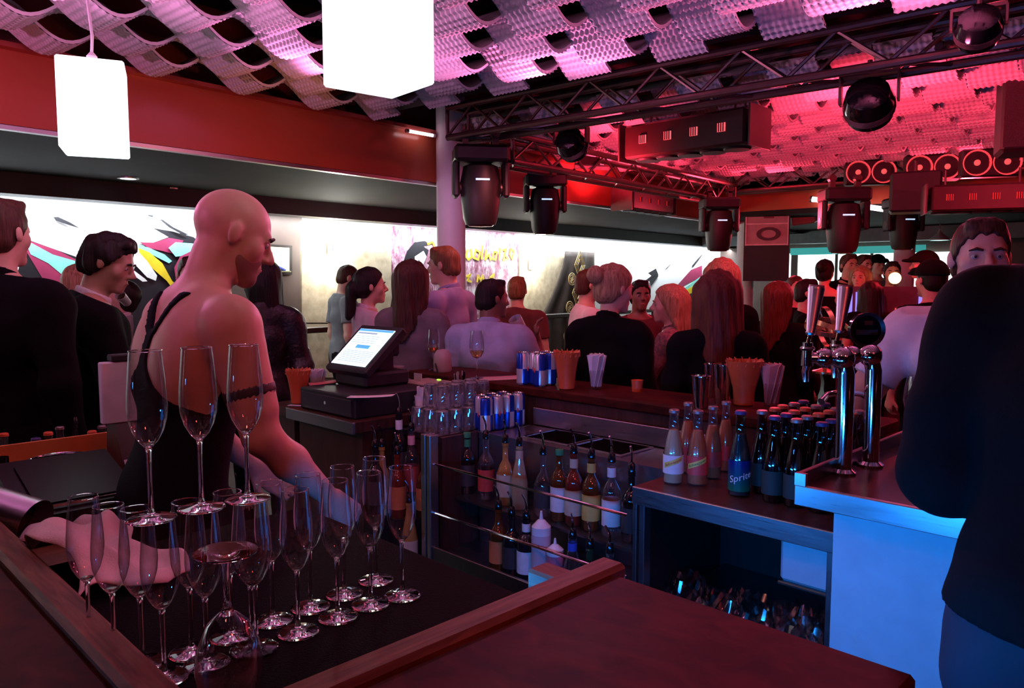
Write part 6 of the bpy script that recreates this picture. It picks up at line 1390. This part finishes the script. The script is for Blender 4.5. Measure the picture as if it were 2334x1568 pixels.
        if hk in ('long', 'bob'):
            fc = face_cut(0.072, 0.07, 0.012, -0.05, -9); 
        else: fc = face_cut(0.070, 0.068, -0.005, -0.03, -0.09 if hk == 'bun' else -9)
        if hk == 'pony':
            f0 = face_cut(0.070, 0.068, -0.005, -0.03, -9); fc = lambda X, Y, Z: np.maximum(f0(X, Y, Z), np.where(loc(X, Y, Z)[1] > -0.10, -0.075 - loc(X, Y, Z)[2], -1))
        grow_mesh('hair', pr, hv, HAIR[hc], root, sc_, 0.008, cut=fc, wfun=strand(0.0028))
    elif hk == 'cap':
        grow_mesh('hair', [cap0, nape], hv, HAIR['black'], root, sc_, 0.004, cut=face_cut())
        grow_mesh('cap', [cap0, C_(Hd((-0.05, 0.09, 0.055)), Hd((0.05, 0.09, 0.055)), 0.014, None, 0.02), E_(Hd((0, 0.11, 0.046)), (0.058, 0.055, 0.004), 0.012, Rh)], hv, CLOTH['black'], root, sc_, 0.013, cut=lambda X, Y, Z: 0.028 - loc(X, Y, Z)[2])
    elif hk == 'hood':
        grow_mesh('hood', [cap0, nape, E_(Hd((0, -0.05, -0.05)), (0.10, 0.10, 0.13), 0.05, Rh), C_(Hd((-0.05, -0.03, 0.075)), Hd((0.05, -0.03, 0.075)), 0.05, None, 0.03), C_(Hd((0, -0.06, -0.05)), T((0, -0.05, 1.40)), 0.095, 0.13, 0.04)], 0.011, CLOTH['black'], root, sc_, 0.022, cut=lambda X, Y, Z: loc(X, Y, Z)[1] - 0.075, wob=0.004)
    if beard:
        grow_mesh('beard', [headp[1], headp[2]], hv, HAIR[beard] if beard in HAIR else mat('dark_stubble', (0.26, 0.13, 0.10), 0.7), root, sc_, 0.003, cut=lambda X, Y, Z: np.maximum(loc(X, Y, Z)[2] + 0.045 - 0.25 * np.abs(loc(X, Y, Z)[0]) , -0.01 - loc(X, Y, Z)[1]))
    if face:
        for s in (-1, 1):
            e = MB().ball(Hd((s * 0.0315, 0.0728, 0.0035)), 0.0122, 12, 8).build('eye', M_eye, root); e.scale = (sc_,) * 3
            ir = MB().ball(Hd((s * 0.0315, 0.0800, 0.0030)), 0.0060, 10, 6).build('iris', M_iris, e)
            b = MB().tube([Hd((s * 0.014, 0.090, 0.022)), Hd((s * 0.032, 0.091, 0.027)), Hd((s * 0.050, 0.080, 0.021))], [0.0035, 0.0045, 0.002], 8).build('eyebrow', HAIR[hc if hk != 'bald' else 'brown'], root); b.scale = (sc_,) * 3
        l = MB().tube([Hd((-0.022, 0.084, -0.0625)), Hd((-0.009, 0.0925, -0.0595)), Hd((0.009, 0.0925, -0.0595)), Hd((0.022, 0.084, -0.0625))], [0.001, 0.0042, 0.0042, 0.001], 8).build('lips', M_lip, root); l.scale = (sc_,) * 3
    return root, sc_, joint

# ================================================================== THE PEOPLE
# bald bartender in the bar
rt, sb, jn = person('bald bartender in a black racerback tank top with an arm tattoo', 552, 437, 2.17, 46, head=(14, 12, 0), lean=(11, 0), hair=('bald',), top=('tank', 'navy'), skin='light', vox=0.0065, bulk=1.14, face=True, beard='stubble',
    arms=dict(R=((0.25, 0.11, 1.12), (0.235, 0.30, 0.93)), L=((-0.22, 0.12, 1.11), (-0.20, 0.30, 0.94))))
S_, E2, W_ = jn['R']; ax_ = (E2 - S_).normalized(); cB = S_ + (E2 - S_) * 0.60
def band(X, Y, Z):
    t_ = (X - cB.x) * ax_.x + (Y - cB.y) * ax_.y + (Z - cB.z) * ax_.z
    return np.abs(t_) - 0.007 - 0.008 * np.abs(np.mod(t_ * 30 + 70 * X + 55 * Y, 1.0) - 0.5) * 2
grow_mesh('arm_tattoo', [C_(S_, E2, 0.047 * 1.084 * 1.08, 0.038 * 1.07 * 1.02, 0.03), C_(S_ + (E2 - S_) * .25, S_ + (E2 - S_) * .75, 0.047 * 1.084 * 1.05 * 1.14, 0.047 * 1.084 * 0.95 * 1.14, 0.02)], 0.004, mat('tattoo_ink', (0.035, 0.02, 0.022), 0.6), rt, sb, 0.0022, cut=band)
# men at the left
person('man in a black sweater with his back turned at the left edge', -12, 447, 2.95, 12, head=(-4, 0, 0), hair=('short', 'brown'), top=('long', 'black'), skin='light', vox=0.009, bulk=1.12)
person('dark-haired man in a black blazer looking right beside the bartender', 262, 530, 3.45, 60, head=(18, 14, 0), lean=(6, 0), hair=('curly', 'black'), top=('jacket', 'black', 'white'), skin='tan', vox=0.009, bulk=1.06, face=True, arms=dict(R=((0.25, 0.12, 1.14), (0.12, 0.33, 1.16))))
person('man in a grey blazer drinking behind the dark-haired man', 302, 640, 4.7, -115, head=(0, -25, 0), hair=('short', 'black'), top=('jacket', 'ltgrey', 'white'), vox=0.011, face=True, arms=dict(R=((0.24, 0.14, 1.15), (0.06, 0.22, 1.36))))
person('fair-haired person half hidden between the two men in black', 178, 598, 4.0, 10, hair=('short', 'blond'), top=('tee', 'black'), vox=0.013)
person('red-faced person half hidden behind the bartender shoulder', 432, 582, 5.2, 150, hair=('short', 'brown'), top=('tee', 'maroon'), vox=0.013, face=True)
person('long dark-haired woman in a black leather jacket right of the bartender', 596, 590, 4.6, -25, head=(-20, 10, 0), lean=(4, 4), hair=('long', 'black'), top=('jacket', 'leather'), vox=0.011, female=True)
# middle group
person('bald man in a grey polo shirt by the gold plaster panel', 797, 604, 7.0, 60, head=(10, 15, 0), hair=('buzz', 'brown'), top=('tee', 'grey'), vox=0.013)
person('smiling dark-haired woman in a pale pink top facing right', 836, 608, 4.95, 62, head=(8, -2, 0), hair=('pony', 'black'), top=('roll', 'pink'), skin='light', vox=0.009, female=True, face=True)
person('woman with long brown hair and grey-brown top seen from behind', 938, 591, 4.5, 14, head=(10, 2, 0), hair=('long', 'brown'), top=('long', 'taupe'), vox=0.010, female=True)
person('light brown-haired man in a violet-blue shirt facing left by the column', 1012, 558, 5.1, -62, head=(-12, 6, 0), hair=('short', 'light'), top=('long', 'violet'), vox=0.009, face=True)
rm, sm_, jm = person('black-haired man in a pale blue shirt seen from behind lifting a glass', 1118, 633, 4.35, 8, head=(52, 2, 0), lean=(2, 0), hair=('short', 'black'), top=('roll', 'blue'), skin='dark', vox=0.009, bulk=1.12, arms=dict(R=((0.31, 0.10, 1.16), (0.285, 0.10, 1.37))))
person('short-haired man in a maroon top seen from behind beyond the blue shirt', 1178, 628, 6.1, 10, hair=('short', 'light'), top=('tee', 'maroon'), vox=0.013)
person('man in a white T-shirt half hidden behind the woman with the bun', 1338, 612, 5.6, 80, hair=('short', 'brown'), top=('tee', 'white'), vox=0.012, bulk=1.1)
person('blonde woman with a hair bun in a black top looking right', 1400, 599, 3.78, 28, head=(32, 6, 0), lean=(3, 0), hair=('bun', 'blond'), top=('long', 'black'), vox=0.009, female=True, face=True)
person('dark-haired man facing the camera between the two blonde women', 1458, 636, 5.5, 165, head=(10, 0, 0), hair=('short', 'black'), top=('tee', 'maroon'), skin='dark', vox=0.012, face=True)
person('blonde woman in a patterned blouse facing left', 1528, 647, 4.5, -70, head=(-12, 2, 0), hair=('bob', 'blond'), top=('long', 'pattern'), vox=0.010, female=True, face=True, arms=dict(R=((0.2, 0.12, 1.13), (0.05, 0.30, 1.22)), L=((-0.2, 0.12, 1.13), (-0.05, 0.30, 1.20))))
person('tall blonde person behind the auburn-haired woman', 1645, 586, 4.7, 0, hair=('long', 'blond'), top=('long', 'black'), vox=0.012, female=True)
person('woman with long auburn hair in a black top seen from behind', 1636, 613, 3.4, 6, head=(4, 4, 0), hair=('long', 'red'), top=('long', 'black'), vox=0.009, female=True, bulk=1.05)
person('auburn-haired woman in black standing just right of the sign', 1775, 640, 4.9, 40, head=(20, 0, 0), hair=('long', 'red'), top=('long', 'black'), vox=0.012, female=True)
# far right crowd
far = [('bald red-lit man behind the left beer tap', 1812, 628, 6.9, 170, ('buzz', 'brown'), ('tee', 'black'), 0, {}), ('dark-haired man with red-lit face above the left beer tap', 1838, 634, 5.9, 110, ('short', 'black'), ('tee', 'black'), 0, {}),
       ('woman in a dark sleeveless dress holding up a phone', 1880, 590, 7.8, 40, ('bun', 'black'), ('dress', 'black'), 1, dict(R=((0.24, 0.16, 1.22), (0.16, 0.36, 1.36)))), ('man in a dark suit facing the camera in the far crowd', 1934, 577, 8.5, 170, ('short', 'brown'), ('jacket', 'black'), 0, {}),
       ('man right behind the one in the dark suit', 1966, 579, 9.4, 160, ('short', 'brown'), ('tee', 'orange'), 0, {}), ('blonde woman in front of the dark-suited man', 1962, 604, 8.1, -140, ('bob', 'blond'), ('dress', 'maroon'), 1, {}),
       ('tall man in a cap with teal light behind him', 2000, 579, 10.3, 175, ('cap',), ('tee', 'grey'), 0, {}), ('dark-haired person low between cap man and the far column', 2034, 594, 8.2, -160, ('short', 'black'), ('tee', 'maroon'), 0, {}),
       ('man in an orange shirt and black cap leaning left', 2112, 570, 7.3, -60, ('cap',), ('tee', 'orange'), 0, dict(L=((-0.2, 0.2, 1.2), (-0.1, 0.42, 1.1)))), ('man in a black shirt and black cap seen from behind', 2128, 590, 4.9, -10, ('cap',), ('tee', 'black'), 0, {}),
       ('red-lit person visible just right of the white T-shirt man', 2312, 600, 5.2, 170, ('short', 'black'), ('tee', 'black'), 0, {}), ('long-haired person low in the crowd by the dark suit', 1985, 640, 6.6, 10, ('long', 'black'), ('tee', 'black'), 1, {})]
for lab, u, v, d, yw, hr, tp_, fem, ar in far:
    person(lab, u, v, d, yw, hair=hr, top=tp_, vox=0.0135, female=bool(fem), arms=ar, face=abs(yw) > 90, group='crowd beyond the bar')
# white T-shirt man and the dark figure at the right
person('short-haired man in a white T-shirt at the right looking left', 2235, 494, 2.5, -150, head=(-12, 0, 0), hair=('short', 'brown'), top=('tee', 'white'), skin='light', vox=0.0065, bulk=1.12, face=True, arms=dict(R=((0.34, 0.06, 1.13), (0.36, 0.18, 0.93))))
person('tall person in a black jacket with back turned, cut off by the right edge', 2650, 205, 1.30, 55, lean=(14, 0), hair=('short', 'black'), top=('jacket', 'black'), legs='jeans', vox=0.010, bulk=1.02, hem=0.95, arms=dict(L=((-0.225, 0.05, 1.13), (-0.08, 0.25, 1.12))))
# held glass of the man in the pale blue shirt and others
def held_glass(label, q, tilt, h=0.12, r=0.035):
    t = thing('held_glass', label, 'glass', q, 0, rot=(math.radians(tilt[0]), math.radians(tilt[1]), 0)); MB().lathe([(r * 0.8, 0), (r, h), (r * 0.96, h), (r * 0.76, 0.01), (0, 0.01)], 20, cap1=False).build('glass_wall', mat('bright_pale_glass', (0.75, 0.72, 0.74), 0.12, spec=0.8), t)
    MB().lathe([(r * 0.74, 0.012), (r * 0.88, h * 0.7), (0, h * 0.7)], 18).build('drink', LQ_W, t)
held_glass('pale glass held up by the man in the pale blue shirt', PY(1196, 765, 4.46), (25, -30), 0.13, 0.04)
held_glass('small glass held by the drinking man in the grey blazer', PY(290, 690, 4.45), (60, 0), 0.09, 0.03)
# far bar booth with violet light
root = thing('dj_booth', 'far dark booth with violet lit panels and a red top', 'booth', PY(2010, 735, 6.8) * 1.0, math.radians(-25)); root.location.z = 0
MB().span(-0.36, 0.36, 0.0, 0.35, 0.02, 1.18).build('booth_body', mat('booth_dark_red', (0.10, 0.02, 0.03), 0.5), root); MB().span(-0.40, 0.40, -0.05, 0.40, 1.18, 1.23).build('booth_top', M_wood, root)
for k, x_ in enumerate((-0.33, -0.22, 0.28)): MB().span(x_, x_ + 0.085, -0.012, 0.0, 1.28, 1.50).build('lit_panel', emis('violet_panel_glow', (0.22, 0.25, 1.0), 1.1), root)
MB().span(-0.36, 0.38, 0.0, 0.05, 1.23, 1.55).build('back_screen', mat('booth_screen', (0.10, 0.03, 0.05), 0.4), root); MB().span(0.1, 0.2, -0.02, 0.0, 1.26, 1.36).build('red_light', emis('booth_red_glow', (1.0, 0.12, 0.10), 1.3), root)
MB().span(-0.34, 0.34, -0.03, -0.001, 0.72, 1.08).build('red_front_panel', mat('booth_red_panel', (0.55, 0.06, 0.05), 0.4), root)
root = thing('crowd_lamp', 'small glowing pink-yellow table lamp before the far column', 'lamp', PY(2037, 700, 7.9)); root.location.z = 0
zl = PY(2037, 634, 7.9).z; MB().ball((0, 0, zl), 0.06, 14, 10).build('globe', emis('warm_globe_glow', (1.0, 0.75, 0.35), 3.0), root); MB().cyl((0, 0, 0.01), (0, 0, zl - 0.05), 0.012, n=8).build('stem', M_fixm, root); MB().lathe([(0.12, 0.0), (0.12, 0.015), (0.02, 0.03)], 18).build('base', M_fixm, root)
